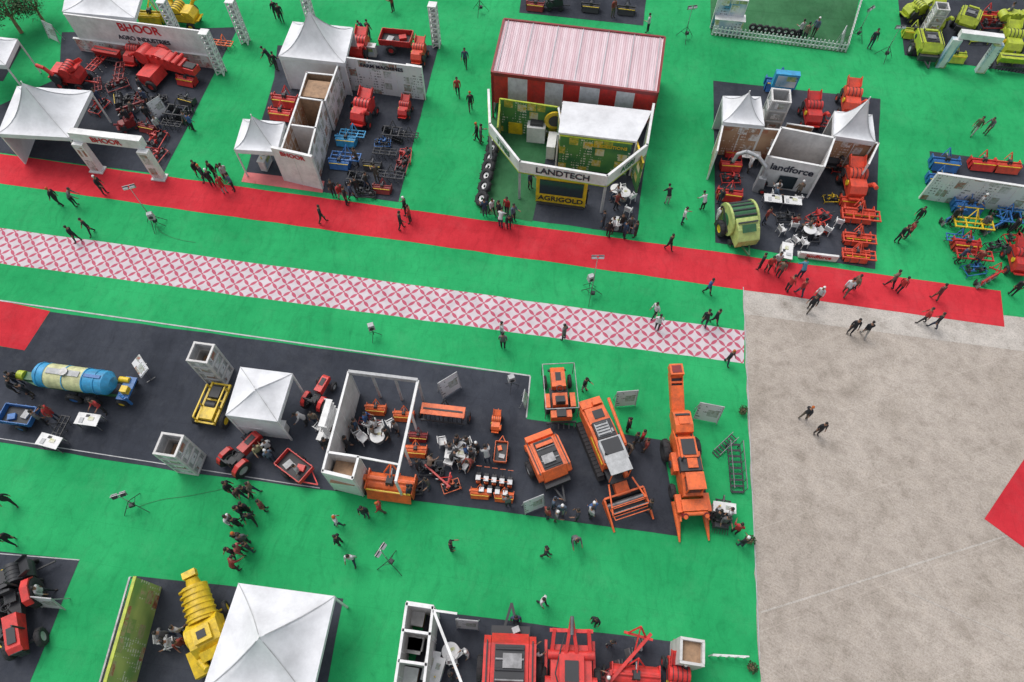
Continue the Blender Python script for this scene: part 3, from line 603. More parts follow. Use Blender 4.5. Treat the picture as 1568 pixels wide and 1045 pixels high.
def potted_plant():
    m=MB(); m.cyl((0,0,0),(0,0,.3),.13,'wood',12,.18); m.cyl((0,0,.28),(0,0,.29),.16,'dark',12); rd=random.Random(3)
    for i in range(90):
        a=rd.uniform(0,2*pi); e=rd.uniform(.1,1.3); L=rd.uniform(.15,.36); d=Vector((cos(a)*cos(e),sin(a)*cos(e),sin(e)))
        p=Vector((0,0,.35))+d*L*.6; q=Vector((0,0,.35))+d*L; s=Vector((-sin(a),cos(a),0))*.04
        m.add([p,(p+q)/2+s,q-Vector((0,0,.08)),(p+q)/2-s],[(0,1,2,3)],'foliage')
    return m
def parts_pile(c):
    m=MB(); rd=random.Random(5)
    for i in range(9):
        x=rd.uniform(-.7,.7);y=rd.uniform(-.5,.5); m.box((x,y,.45),(rd.uniform(.1,.5),rd.uniform(.08,.3),.3),rd.choice([c,'dark','steel',c]),rz=rd.uniform(0,90)); m.beam((x,y,.5),(x+rd.uniform(-.4,.4),y+rd.uniform(-.4,.4),rd.uniform(.6,.9)),.05,rd.choice([c,'dark']))
    m.beam((-.8,-.5,.32),(.8,-.5,.32),.06,c);m.beam((-.8,.5,.32),(.8,.5,.32),.06,c);m.beam((-.8,-.5,.32),(-.8,.5,.32),.05,c);m.beam((.8,-.5,.32),(.8,.5,.32),.05,c); m.beam((-.8,0,.32),(.8,0,.32),.12,'dark')
    for x in (-.8,.8):
        for y in (-.5,.5): m.beam((x,y,.3),(x,y,0),.05,c)
    return m
CACHE={}
def put(name,fn,args,px,py,rot=0,sc=1.0,zc=.5):
    k=(fn.__name__,tuple(args))
    if k not in CACHE: CACHE[k]=fn(*args).mesh(name)
    p=P(px,py,zc); o=obj(name,CACHE[k],(p.x,p.y,.026),rot,sc)
    return o
T={'til':('rotary_tiller',rotary_tiller),'cul':('field_cultivator',cultivator),'dis':('disc_harrow',disc_harrow),'dri':('seed_drill',seed_drill),
   'plo':('mouldboard_plough',plough),'thr':('threshing_machine',thresher),'tra':('farm_trailer',trailer),'cha':('machine_chassis',chassis),
   'trc':('farm_tractor',tractor),'prt':('implement_frame',parts_pile),'sqb':('square_baler',square_baler),'cmb':('compact_baler',compact_baler),'rak':('straw_rake_loader',rake_loader)}
items=[ # kind,colour,px,py,rot,scale
 ('sqb','brightred',250,103,160,1.15),('thr','brightred',112,122,-10,1.0),('dri','red',168,88,75,.9),('thr','red',210,88,80,.8),('cul','red',150,97,-20,.8),
 ('til','yellow',232,24,85,1.0),('thr','yellow',282,30,170,1.0),('cul','orange',340,66,80,.7),('plo','darkred',205,165,60,.9),('dis','dark',270,172,80,.8),
 ('prt','red',238,212,80,1.0),('prt','dark',205,150,10,1),('prt','darkred',178,128,30,1),('cul','dark',262,188,80,.6),('til','dark',285,150,70,.6),('prt','red',150,160,70,.9),('prt','pinkred',240,235,70,.8),('cul','darkred',185,110,10,.8),('cul','darkred',150,128,20,.6),('til','red',285,120,75,.7),
 ('til','darkred',225,192,75,.6),('thr','darkred',195,190,30,.5),('prt','dark',240,150,20,.8),('til','dark',180,150,20,.6),
 ('til','red',437,152,80,.9),('til','brightred',430,172,80,.8),('thr','brightred',553,78,80,.9),('tra','red',608,66,-8,.95),('thr','redorange',642,85,80,.75),
 ('thr','brightred',558,176,75,.95),('plo','red',553,150,80,.7),('thr','red',620,168,80,.6),('cul','skyblue',540,205,82,.75),('cul','blue',530,241,82,.85),('dis','dark',600,203,82,.7),('til','skyblue',530,212,82,.7),('til','blue',520,247,82,.7),
 ('cul','dark',590,232,82,.7),('dis','dark',545,270,82,.6),('cul','dark',598,268,82,.75),('til','darkred',585,285,82,.6),('prt','darkred',615,250,82,.8),('prt','dark',560,292,0,.8),('prt','blue',585,215,0,.7),('prt','red',620,235,90,.8),('cul','dark',625,205,82,.6),('til','dark',570,250,82,.6),
 ('til','blue',1193,128,80,1.0),('thr','red',1240,178,85,.9),('thr','redorange',1298,160,80,.95),('til','red',1120,250,85,.7),('thr','redorange',1303,285,85,1.0),
 ('til','red',1118,295,80,.8),('cul','redorange',1316,332,82,1.0),('til','redorange',1314,326,82,.95),('cul','redorange',1315,366,82,.85),('til','redorange',1313,362,82,.8),('cul','redorange',1314,391,82,.85),('til','redorange',1312,388,82,.75),('prt','red',1255,330,30,.9),('thr','dark',1270,240,80,.7),
 ('prt','redorange',1252,345,0,.8),('til','red',1125,230,80,.6),('prt','yellow',1275,300,0,.6),('til','red',1190,230,0,.6),('cul','red',1258,190,82,.8),('prt','red',1285,250,80,.8),('til','redorange',1305,305,82,.7),('prt','dark',1205,330,0,.8),('prt','red',1120,270,0,.8),('prt','dark',1240,360,0,.8),
 ('til','blue',1447,248,80,.9),('til','brightred',1505,248,82,.8),('til','redorange',1543,252,82,.8),('cul','yellow',1488,345,82,1.0),('til','blue',1482,314,82,.9),('plo','blue',1465,330,60,.8),
 ('til','red',1480,372,82,.8),('cul','red',1490,392,82,.9),('dis','blue',1545,335,82,.8),('plo','red',1520,425,60,.8),('thr','red',1555,400,80,.8),('prt','blue',1495,410,10,.8),('cul','blue',1548,315,80,.7),('til','blue',1440,272,80,.8),('prt','dark',1530,375,10,.8),('cul','blue',1470,365,80,.7),('prt','red',1560,365,0,.9),('plo','blue',1530,345,60,.8),
 ('thr','lime',1428,35,80,.9),('cmb','lime',1415,75,82,.9),('til','lime',1462,84,82,.8),('cmb','lime',1478,35,60,.8),('thr','lime',1540,72,80,1.0),('dri','lime',1548,100,82,1.0),('thr','lime',1400,20,20,.8),('til','red',1512,22,82,.8),('sqb','lime',1545,30,180,.7),('prt','darkred',1520,35,0,1),('til','lime',1400,48,80,.8),('prt','lime',1500,55,0,.9),
 ('thr','dark',850,5,0,.6),('til','dark',905,8,80,.7),('til','darkred',820,6,80,.7),('til','dark',960,12,80,.7),
 ('tra','blue',32,638,172,.7),('cul','dark',90,655,170,.6),('cha','yellow',331,622,80,.95),('trc','brightred',487,608,70,.7),('trc','red',370,700,55,.82),('tra','brightred',452,716,-35,.7),
 ('til','orange',575,623,85,.55),('til','orange',618,633,85,.55),('dri','orange',680,637,83,1.0),('thr','orange',760,645,83,.42),('tra','orange',767,692,85,.45),('til','orange',636,687,85,.6),('til','orange',600,742,82,1.25),('cul','darkred',565,645,80,.5),
 ('til','orange',735,752,85,.5),('til','orange',772,757,85,.5),('plo','red',672,733,-10,.8),('prt','dark',660,715,0,.8),('prt','orange',690,742,20,.6),('prt','dark',630,745,0,.7),('til','darkred',640,665,85,.5),
 ('til','red',100,115,-10,.6),
 ('cmb','brightred',780,1030,-92,1.22),('rak','brightred',872,1022,88,1.25),('plo','brightred',968,1005,75,1.25),('til','brightred',972,1035,85,1.1),('thr','brightred',1035,1038,85,.8),('til','darkred',930,1040,80,.7),
 ('trc','brightred',34,940,-65,1.1),('thr','dark',30,885,30,.8),('til','dark',10,975,60,.9)]
for k,c,px,py,r,s in items:
    n,f=T[k]; put(n,f,(c,),px,py,r,s,.5)
put('round_baler',round_baler,('green','dark'),1132,342,-80,1.0,1.0)
put('water_tanker',tanker,('skyblue',),118,583,172,.95,1.2)
put('combine_harvester',combine_harvester,('orange',),930,690,-72,.82,1.0)
put('sugarcane_harvester',cane_harvester,('orange',),1050,718,-87,.86,1.0)
put('rice_transplanter',transplanter,('orange',),856,605,93,1.05,.8)
put('compact_baler',compact_baler,('orange',),838,702,112,.95,1.0)
put('drum_mill',drum_mill,('yellow',),316,958,-62,.90,1.0)
for i,(x,y) in enumerate([(757,214),(754,229),(751,243),(748,257),(745,271),(742,287),(738,306)]):
    o=put('tractor_tyre',tyre,(),x,y,-65+random.uniform(-10,10),.95,.4); o.location.z=.5; o.rotation_euler[0]=radians(-52)
# furniture
for x,y,r in [(1197,352,20),(1216,345,80),(1237,350,140),(1250,358,200),(1219,368,30),(1207,378,300),(1232,372,10),(1268,352,50),(1186,300,0),(1222,305,90),(1285,340,70),
              (573,664,10),(564,650,70),(582,655,200),(545,660,120),(556,672,320),(600,650,30),(678,677,10),(690,690,100),(715,680,200),(722,698,260),(688,708,70),(710,714,330),
              (955,290,10),(967,302,120),(945,300,200),(962,322,60),(250,978,20),(262,986,200),(700,1000,40),(693,1010,10),(490,655,60),(502,668,200),(820,190,0),(858,192,40)]:
    put('plastic_chair',chair,(),x,y,r,1.0,.4)
for x,y,r in [(1212,308,-8),(1185,305,-8),(1205,385,75),(135,643,-8),(76,676,-15),(500,660,75),(825,197,-8),(700,695,-8),(660,1020,80),(1150,238,-8)]:
    put('folding_table',table,('white',),x,y,r,1.0,.7)
for x,y in [(956,296),(1240,352),(578,668),(706,688),(944,290),(945,340),(690,998)]:
    put('round_table',round_table,(),x,y,0,1.0,.7)
for x,y,r in [(845,218,80),(1290,235,-8),(565,75,-8),(1107,780,-8),(405,245,80),(670,1028,75)]:
    put('display_counter',counter,(),x,y,r,.9,.6)
for x,y,r,s in [(688,588,35,.95),(960,608,5,.9),(1086,631,-12,1.0),(818,770,22,.85),(67,922,-5,.9),(804,606,80,.6),(75,45,-30,.9),(238,160,50,.8),(1292,55,60,.9),(715,955,-5,.8)]:
    put('sign_board',sign_board,(),x,y,r,s,1.0)
put('display_panel_stand',low_display,(),213,560,-50,.9,1.0)
for x,y,r,h in [(240,346,20,3.6),(904,456,0,4.1),(600,866,60,3.4),(212,777,200,1.9),(1048,60,10,2.6),(1352,90,0,2.6),(735,20,0,3),(1310,60,40,2.5)]:
    put('floodlight_stand',light_tower,(h,),x,y,r,1.0,0)
for x,y in [(568,500),(230,330),(905,425),(790,965),(783,579)]: put('loudspeaker_stand',speaker,(),x,y,20,.8,1.3)
for x,y,z in [(307,540,3.0),(258,681,3.0)]:
    put('exhibition_tower',tower,(),x,y,R0,1.0,z)
for x,y in [(662,8),(352,2),(312,50),(247,2),(462,-20)]:
    put('truss_pillar',truss_pillar,(),x,y,R0,.9,3.6)
for i in range(5): put('engine_pump_set',roller_unit,('orange',),733+i*12,730+i*1.8,-95,.75,.3)
for i in range(4): put('engine_pump_set',roller_unit,('orange',),738+i*12,748+i*1.8,-95,.7,.3)
put('access_ramp',ramp_rail,(),1128,715,88,.85,.5); put('access_ramp',ramp_rail,(),1112,680,40,.5,.5)
put('straw_rake_loader',rake_loader,('dark',),1105,785,80,.5,.5)
for x,y in [(1137,630),(1147,828),(1150,1022)]: put('potted_plant',potted_plant,(),x,y,random.uniform(0,300),1.0,.2)
# ---------------------------------------------------------------- tents
def tent(cor,ze,hp,walls=(),pole='white',pw=2.0,val=.3,name='canopy_tent'):
    par=empty(name); m=MB()
    C=[P(x,y,ze) for x,y in cor]; ctr=sum(C,Vector())/4
    lv=[1,.9,.78,.65,.52,.4,.3,.2,.12,.06,.0]
    K=8; rings=[]
    for t in lv:
        ring=[]
        for i in range(4):
            a=C[i];b=C[(i+1)%4]
            for j in range(K):
                q=a.lerp(b,j/K); s=sin(pi*j/K)
                p=ctr+(q-ctr)*t; z=ze+hp*(1-t)**pw - .16*s*t*(1-t)*4 + (random.uniform(-.012,.012) if 0<t<1 else 0)
                ring.append(Vector((p.x,p.y,z)))
        rings.append(ring)
    n=4*K; vs=[v for r in rings for v in r]
    fs=[(r*n+i,r*n+(i+1)%n,(r+1)*n+(i+1)%n,(r+1)*n+i) for r in range(len(lv)-1) for i in range(n)]
    m.add(vs,fs,'fabric',True)
    base=rings[0]; low=[v-Vector((0,0,val)) for v in base]
    m.add(base+low,[(i,(i+1)%n,n+(i+1)%n,n+i) for i in range(n)],'fabric')
    for i in range(4):   # welded hip seams
        pts=[rings[r][i*K]+Vector((0,0,.012)) for r in range(len(lv)-1)]
        for a,b in zip(pts,pts[1:]): m.beam(a,b,.035,'greywhite',.012)
    m.cyl((ctr.x,ctr.y,ze+hp-.1),(ctr.x,ctr.y,ze+hp+.12),.04,'white',8)
    obj('roof',m.mesh('roof'),parent=par)
    m=MB()
    for c in C:
        q=c.lerp(ctr,.03); m.beam((q.x,q.y,.02),(q.x,q.y,ze-.02),.09,pole)
    for i in range(4):
        a=C[i].lerp(ctr,.03);b=C[(i+1)%4].lerp(ctr,.03); m.beam((a.x,a.y,ze-.35),(b.x,b.y,ze-.35),.06,pole)
    obj('frame',m.mesh('frame'),parent=par)
    m=MB()
    for i in walls:
        a=C[i].lerp(ctr,.05);b=C[(i+1)%4].lerp(ctr,.05); 
        m.add([(a.x,a.y,.03),(b.x,b.y,.03),(b.x,b.y,ze-.1),(a.x,a.y,ze-.1)],[(0,1,2,3)],'fabric')
    if walls: obj('side_walls',m.mesh('side_walls'),parent=par)
    return par
# corners: back-left, back-right, front-right, front-left
tent([(26,132),(140,139),(105,211),(-4,205)],2.9,2.4,(3,))
tent([(448,33),(541,42),(528,97),(426,86)],3.0,2.5,(0,2,3))
tent([(372,182),(436,187),(424,233),(358,229)],2.6,1.7,())
tent([(1107,147),(1165,148),(1171,193),(1107,187)],3.0,1.5,(0,))
tent([(1278,170),(1336,176),(1341,218),(1276,208)],3.0,2.3,(0,))
tent([(368,562),(448,572),(425,646),(345,636)],2.8,.55,(2,),val=.2,pw=1.3)
tent([(365,893),(513,913),(475,1078),(308,1060)],3.1,1.7,(3,),pw=1.7)
tent([(104,-30),(222,-25),(206,28),(95,18)],3.2,1.0,(2,))
tent([(-60,50),(27,60),(8,100),(-60,95)],3.0,1.8,())
put('display_counter',counter,(),392,655,-8,1.1,.4); put('display_counter',counter,(),425,655,-8,.9,.4)
# ---------------------------------------------------------------- walls & stalls
def wall(par,a,b,z,mat='panel',back=None,t=.07,z0=.02,posts=True,name='wall_panel',cap='white'):
    A=P(a[0],a[1],z);B=P(b[0],b[1],z); d=(B-A); L=d.length; d.normalize()
    ang=math.degrees(math.atan2(d.y,d.x)); c=(A+B)/2
    m=MB()
    m.box((0,0,(z+z0)/2),(L,t,z-z0),mat)
    if back: m.box((0,t*.5+.012,(z+z0)/2),(L-.02,.02,z-z0-.04),back)
    m.box((0,0,z+.03),(L+.06,t+.05,.06),cap)
    if posts:
        k=max(1,int(L/1.0))
        for i in range(k+1): m.box((-L/2+L*i/k,0,(z+z0)/2),(.05,t+.055,z-z0-.01),cap)
    o=obj(name,m.mesh(name),(c.x,c.y,0),ang,parent=par)
    return A,B
def beamw(par,a,b,z,w=.14,mat='white',posts=0,h=None):
    A=P(a[0],a[1],z);B=P(b[0],b[1],z); m=MB(); m.beam(A,B,w,mat,h or w)
    for i in range(posts): 
        q=A.lerp(B,i/max(1,posts-1)); m.beam((q.x,q.y,.02),(q.x,q.y,z-w/2),w*.8,mat)
    obj('beam',m.mesh('beam'),parent=par)
# A: upper-left stall backdrop and entrance arch
s=empty('exhibition_stall')
A,B=wall(s,(98,22),(320,50),3.2,'white',posts=False)
wall(s,(113,59),(330,88),1.1,'poster_red',posts=False,t=.12)
text('BHOOR',A.lerp(B,.25),B.lerp(A,.25),2.7,.95,'text_red',s)
text('AGRO INDUSTRIES',A.lerp(B,.25),B.lerp(A,.25),1.8,.5,'text_dark',s)
a=empty('entrance_arch')
beamw(a,(110,206),(219,219),3.0,.5,'white',h=.75)
for x0,y0 in ((114,212),(214,224)):
    q=P(x0,y0,3.0); m=MB(); m.box((q.x,q.y,1.3),(.75,.45,2.6),'white',rz=R0); m.box((q.x,q.y,1.3),(.5,.47,2.2),'poster_white',rz=R0); m.box((q.x,q.y,.05),(1,.7,.1),'panel',rz=R0); obj('leg',m.mesh('leg'),parent=a)
text('BHOOR',P(110,206,3),P(219,219,3),3.0,.6,'text_red',a,out=.28)
# B: second stall
s=empty('exhibition_stall')
A,B=wall(s,(522,88),(645,104),2.9,'poster_white')
text('FARM MACHINES',A,B,2.5,.42,'text_dark',s,out=.09)
wall(s,(622,100),(645,104),2.6,'white',t=.2)
wall(s,(458,150),(430,232),2.7,'white','poster_wood'); wall(s,(494,155),(472,240),2.7,'poster_wood','poster_white')
wall(s,(458,150),(494,155),2.7,'wood'); wall(s,(470,112),(510,116),2.7,'wood'); wall(s,(470,112),(458,150),2.7,'white','wood'); wall(s,(522,88),(498,155),2.7,'wood','poster_white')
wall(s,(447,192),(484,197),2.7,'panel'); A,B=wall(s,(416,226),(477,240),3.1,'white',t=.15)
text('BHOOR',A,B,2.8,.5,'text_red',s,out=.12)
m=MB(); c=P(484,135,2.62); m.box((c.x,c.y,2.5),(1.7,1.7,.05),'wood',rz=R0); obj('ceiling_board',m.mesh('ceiling_board'),parent=s)
c=P(450,262); m=MB(); m.box((c.x,c.y,.75),(1.2,.5,1.5),'poster_white',rz=R0); m.box((c.x,c.y,1.52),(1.3,.6,.06),'white',rz=R0); obj('reception_desk',m.mesh('reception_desk'),parent=s)
for x,y in ((446,215),(460,175),(470,205)):
    c=P(x,y,.5); m=MB(); m.box((c.x,c.y,.4),(.7,.5,.8),'panel',rz=R0); m.box((c.x,c.y,.83),(.8,.6,.05),'white',rz=R0); m.box((c.x,c.y,.9),(.3,.3,.1),'dark',rz=R0); obj('cabinet',m.mesh('cabinet'),parent=s)
# C: large booth with corrugated roof
s=empty('exhibition_pavilion')
m=MB(); rc=[P(772,30,4.7),P(1018,58,4.7),P(1007,143,4.0),P(753,111,4.0)]
def lerp2(u,v): return rc[0].lerp(rc[1],u).lerp(rc[3].lerp(rc[2],u),v)
m2=MB(); n=150; vs=[]
for i in range(n+1):
    for v in (0,1): q=lerp2(i/n,v); vs.append(q+Vector((0,0,.012*(1 if i%2 else -1))))
m2.add(vs,[(2*i,2*i+2,2*i+3,2*i+1) for i in range(n)],'corrugated_roof'); obj('roof',m2.mesh('roof'),parent=s)
m3=MB()
for i in range(7):
    a_=lerp2(.03+i*.157,.02)+Vector((0,0,.05)); b_=lerp2(.03+i*.157,.98)+Vector((0,0,.05)); m3.beam(a_,b_,.05,'curtain_grey',.03)
obj('roof_battens',m3.mesh('roof_battens'),parent=s)
for i in range(4): m.beam(rc[i]-Vector((0,0,.05)),rc[(i+1)%4]-Vector((0,0,.05)),.16,'darkred',.26)
for i in range(4):
    q=rc[i]; m.beam((q.x,q.y,.02),(q.x,q.y,q.z-.2),.14,'darkred')
for k in range(1,4): 
    q=lerp2(k/4,0); m.beam((q.x,q.y,.02),(q.x,q.y,q.z-.2),.1,'darkred'); m.beam(q-Vector((0,0,.12)),lerp2(k/4,1)-Vector((0,0,.12)),.08,'darkred')
obj('frame',m.mesh('frame'),parent=s)
m=MB(); bd=[0,.10,.22,.33,.44,.54,.66,.76,.87,1.0]
for i in range(len(bd)-1):
    a_=rc[3].lerp(rc[2],bd[i])-ey*.02; b_=rc[3].lerp(rc[2],bd[i+1])-ey*.02
    J=10; vs=[]
    for j in range(J+1):
        q=a_.lerp(b_,j/J)+ey*.04*(1 if j%2 else -1); vs+=[(q.x,q.y,3.86),(q.x,q.y,1.4)]
    m.add(vs,[(2*j,2*j+1,2*j+3,2*j+2) for j in range(J)],'red' if i%2==0 else 'curtain_grey',True)
obj('curtain',m.mesh('curtain'),parent=s)
wall(s,(773,32),(754,110),3.6,'panel','panel'); wall(s,(1017,60),(1007,142),3.6,'panel','panel')
fs=[(748,138),(750,190),(796,248),(930,270),(991,222),(1001,160)]
m=MB(); Q=[P(x,y,3.5) for x,y in fs]
for a_,b_ in zip(Q,Q[1:]):
    c=(a_+b_)/2; d=b_-a_; m.box((c.x,c.y,3.1),(d.length+.1,.16,.9),'white',rz=math.degrees(math.atan2(d.y,d.x)))
    m.box((c.x,c.y,2.62),(d.length+.12,.2,.08),'lime',rz=math.degrees(math.atan2(d.y,d.x)))
for q in Q: m.beam((q.x,q.y,.02),(q.x,q.y,2.8),.16,'greywhite')
obj('fascia',m.mesh('fascia'),parent=s)
text('LANDTECH',Q[2],Q[3],3.1,.68,'text_dark',s,out=.12); text('TYRES',Q[1],Q[2],3.1,.6,'green',s,out=.12); text('AGRI',Q[3],Q[4],3.1,.6,'green',s,out=.12)
cc=[P(862,155,3.2),P(998,170,3.2),P(975,217,3.2),P(855,203,3.2)]
m=MB(); m.add([q for q in cc]+[q-Vector((0,0,.14)) for q in cc],[(0,1,2,3),(7,6,5,4),(0,4,5,1),(1,5,6,2),(2,6,7,3),(3,7,4,0)],'fabric')
for q in cc: m.beam((q.x*.999,q.y,.02),(q.x*.999,q.y,3.05),.1,'white')
obj('canopy',m.mesh('canopy'),parent=s)
A,B=wall(s,(858,208),(968,221),2.95,'poster_agri',posts=False,cap='lime')
text('FARM SOLUTIONS',A.lerp(B,.3),B,2.5,.35,'yellow',s,out=.08)
wall(s,(766,152),(855,165),2.9,'poster_agri',posts=False,cap='lime'); wall(s,(855,165),(862,205),2.9,'poster_agri',posts=False,cap='white'); wall(s,(766,152),(762,196),2.4,'poster_agri','poster_agri',posts=False,cap='lime')
wall(s,(975,217),(985,250),2.9,'poster_agri','poster_agri',posts=False,cap='yellow')
m=MB(); c=P(850,182,2.0); m.cyl((c.x,c.y,1.9),(c.x,c.y-.12,1.9),.75,'yellow',24); m.cyl((c.x,c.y-.13,1.9),(c.x,c.y-.2,1.9),.45,'dark',20); obj('round_logo_sign',m.mesh('round_logo_sign'),parent=s)
m=MB(); c=P(822,190,1.4); m.box((c.x,c.y,.7),(1.3,.9,1.4),'white',rz=R0); m.box((c.x,c.y,1.5),(.9,.5,.2),'dark',rz=R0); c=P(845,217,1); m.box((c.x,c.y,.6),(.6,1.5,1.2),'white',rz=R0); c=P(790,185,1); m.box((c.x,c.y,.5),(1.0,.6,1.0),'yellow',rz=R0); obj('counter',m.mesh('counter'),parent=s)
v=empty('display_screen')
A,B=wall(v,(822,268),(901,278),2.5,'yellow',posts=False,cap='yellow',t=.2)
d=(B-A).normalized(); c=(A+B)/2+Vector((d.y,-d.x,0))*.13; m=MB(); m.box((0,0,1.62),(2.9,.05,1.3),'glass'); m.box((0,.2,.06),(3.2,.8,.1),'dark'); m.beam((-1.3,.4,.1),(-1.3,.1,1.6),.06,'dark'); m.beam((1.3,.4,.1),(1.3,.1,1.6),.06,'dark'); obj('screen',m.mesh('screen'),(c.x,c.y,0),math.degrees(math.atan2(d.y,d.x)),parent=v)
text('AGRIGOLD',A,B,.5,.6,'text_dark',v,out=.12)
# D: right stall
s=empty('exhibition_stall')
A,B=wall(s,(1196,196),(1278,212),3.0,'white','wood',t=.1)
wall(s,(1196,196),(1176,238),3.0,'panel','wood'); wall(s,(1278,212),(1262,256),3.0,'panel','wood'); A,B=wall(s,(1176,240),(1262,256),2.6,'white','wood',t=.1); text('landforce',A,B,1.9,.75,'text_dark',s,out=.09)
m=MB(); c=(A+B)/2-ey*.12; m.box((c.x,c.y,.75),(1.2,.06,1.1),'glass',rz=R0); obj('wall_screen',m.mesh('wall_screen'),parent=s)
wall(s,(1107,192),(1196,200),2.7,'poster_wood','wood'); wall(s,(1278,212),(1345,220),2.7,'poster_wood','wood'); wall(s,(1107,192),(1098,232),2.7,'poster_wood','wood'); wall(s,(1345,220),(1330,252),2.7,'poster_wood','panel')
wall(s,(1205,190),(1245,196),1.8,'wood','wood')
put('exhibition_tower',tower,(3.6,1.2),1195,150,R0,1.0,3.4)
m=MB(); c=P(1203,122,2.2); m.box((c.x,c.y,2.2),(1.7,.5,1.2),'skyblue',rz=R0); m.box((c.x,c.y-.27,2.2),(1.4,.03,.9),'poster_blue',rz=R0); m.beam((c.x-.6,c.y,.02),(c.x-.6,c.y,1.6),.1,'steel'); m.beam((c.x+.6,c.y,.02),(c.x+.6,c.y,1.6),.1,'steel'); obj('hoarding_sign',m.mesh('hoarding_sign'))
m=MB(); pts=[(0,0,1.2),(-.1,0,2.1),(-.8,.2,2.6),(-1.6,.3,2.7),(-2.1,.3,2.3),(-2.2,.3,1.6)]; m.path(pts,.13,'silver',12); m.box((0,0,.6),(.7,.7,1.2),'silver',taper=.7); m.wheel((.3,.4,.25),.25,.1,'red',8); m.wheel((.3,-.4,.25),.25,.1,'red',8)
q=P(1160,290); obj('straw_blower',m.mesh('straw_blower'),(q.x,q.y,.02),-20)
m=MB(); m.box((0,0,.35),(2.4,.15,.5),'white'); m.box((0,.2,.05),(2.4,.5,.08),'panel'); q=P(1250,398); par=empty('name_board'); obj('board',m.mesh('board'),(q.x,q.y,.02),R0,parent=par); text('landforce',q-ex,q+ex,.4,.42,'text_red',par,out=.1)
# E: far right stall
s=empty('exhibition_stall'); A,B=wall(s,(1436,266),(1640,297),2.4,'poster_white',t=.12)
# F: top turf stall with picket fence
s=empty('exhibition_stall'); wall(s,(1100,-2),(1146,2),2.6,'poster_blue','panel',t=.1); m=MB(); c=P(1120,22,1.5); m.box((c.x,c.y,.6),(2.2,.7,1.2),'poster_blue',rz=R0); m.box((c.x,c.y,1.22),(2.4,.9,.06),'white',rz=R0); obj('reception_desk',m.mesh('reception_desk'),parent=s)
m=MB(); a_=P(1090,54);b_=P(1294,80); k=34
for i in range(k+1):
    q=a_.lerp(b_,i/k); m.box((q.x,q.y,.4),(.12,.04,.8),'white',rz=R0); m.box((q.x,q.y,.82),(.085,.04,.085),'white',rz=R0,ry=45)
for z in (.25,.6): m.beam((a_.x,a_.y,z),(b_.x,b_.y,z),.05,'white',.07)
b2=P(1318,0)
for i in range(0,16):
    q=b_.lerp(b2,i/16); m.box((q.x,q.y,.4),(.04,.12,.8),'white',rz=R0)
m.beam((b_.x,b_.y,.6),(b2.x,b2.y,.6),.05,'white',.07)
obj('picket_fence',m.mesh('picket_fence'))
for i in range(8):
    o=put('tractor_tyre',tyre,(),1152+i*10,44+i*1.4,R0,.55,.2); o.location.z=.34
# G: top right arch
a=empty('entrance_arch'); beamw(a,(1470,52),(1535,60),2.8,.5,'white',h=.5)
for x0,y0 in ((1470,54),(1534,62)):
    q=P(x0,y0,2.8); m=MB(); m.box((q.x,q.y,1.25),(.7,.4,2.5),'poster_blue',rz=R0); m.box((q.x,q.y,1.25),(.4,.43,2.3),'white',rz=R0); obj('leg',m.mesh('leg'),parent=a)
put('exhibition_tower',tower,(),1445,8,R0,.8,2.5)
# H: white frame stall in the central strip
s=empty('exhibition_stall'); z=2.9
wall(s,(534,570),(494,722),z,'panel','panel'); beamw(s,(534,570),(640,583),z,.16,'greywhite',posts=4,h=.3)
beamw(s,(640,583),(606,738),z,.14,'white',posts=4); wall(s,(494,722),(540,733),2.9,'white',t=.12); wall(s,(503,693),(549,700),2.9,'panel'); wall(s,(549,700),(540,733),2.9,'panel'); beamw(s,(549,700),(612,712),z,.1,'white')
m=MB(); q=P(522,715,2.9); m.box((q.x,q.y,1.9),(1.3,1.2,.04),'wood',rz=R0); obj('shelf',m.mesh('shelf'),parent=s)
m=MB(); q=P(553,690,0)
for zz in (.4,.8,1.2,1.6,2.0): m.box((q.x-1.7,q.y+1.4,zz),(.35,1.6,.04),'white',rz=R0)
for dy in (-.8,.8): m.box((q.x-1.7,q.y+1.4+dy,1.0),(.35,.05,2.0),'white',rz=R0)
obj('display_shelf',m.mesh('display_shelf'),parent=s)
# I: green printed backdrop at the bottom
s=empty('backdrop_banner'); A,B=wall(s,(157,1060),(207,884),2.7,'poster_green',t=.1,posts=False,cap='lime')
beamw(s,(149,1060),(199,884),2.75,.08,'steel',posts=6)
# J: bottom stall rooms
s=empty('exhibition_stall'); z=2.7
wall(s,(623,924),(601,1075),z,'panel'); wall(s,(663,930),(646,1075),z,'panel'); wall(s,(623,924),(663,930),z,'white','panel',t=.14); wall(s,(617,965),(659,971),z,'panel'); wall(s,(611,1012),(653,1018),z,'panel')
beamw(s,(664,935),(712,1060),z,.12,'white',posts=2); beamw(s,(664,935),(700,940),z,.1,'white')
m=MB()
for x,y,c_ in ((638,948,'wood'),(634,990,'dark'),(628,1035,'wood'),(637,985,'poster_white')):
    q=P(x,y,.5); m.box((q.x,q.y,.4),(.7,.6,.8),c_,rz=R0); m.box((q.x,q.y,.83),(.8,.7,.05),'white',rz=R0)
obj('cabinet',m.mesh('cabinet'),parent=s)
m=MB()
q=P(1060,998,2.3)
for sx,sy,dx,dy in ((0,.5,1.1,.12),(0,-.5,1.1,.12),(.5,0,.12,.9),(-.5,0,.12,.9)):
    o_=Vector((sx,sy,0)); o_.rotate(Matrix.Rotation(radians(R0),3,'Z')); m.box((q.x+o_.x,q.y+o_.y,1.2),(dx,dy,2.3),'panel',rz=R0)
m.box((q.x,q.y,2.0),(.9,.9,.04),'wood',rz=R0); obj('exhibition_kiosk',m.mesh('exhibition_kiosk'))
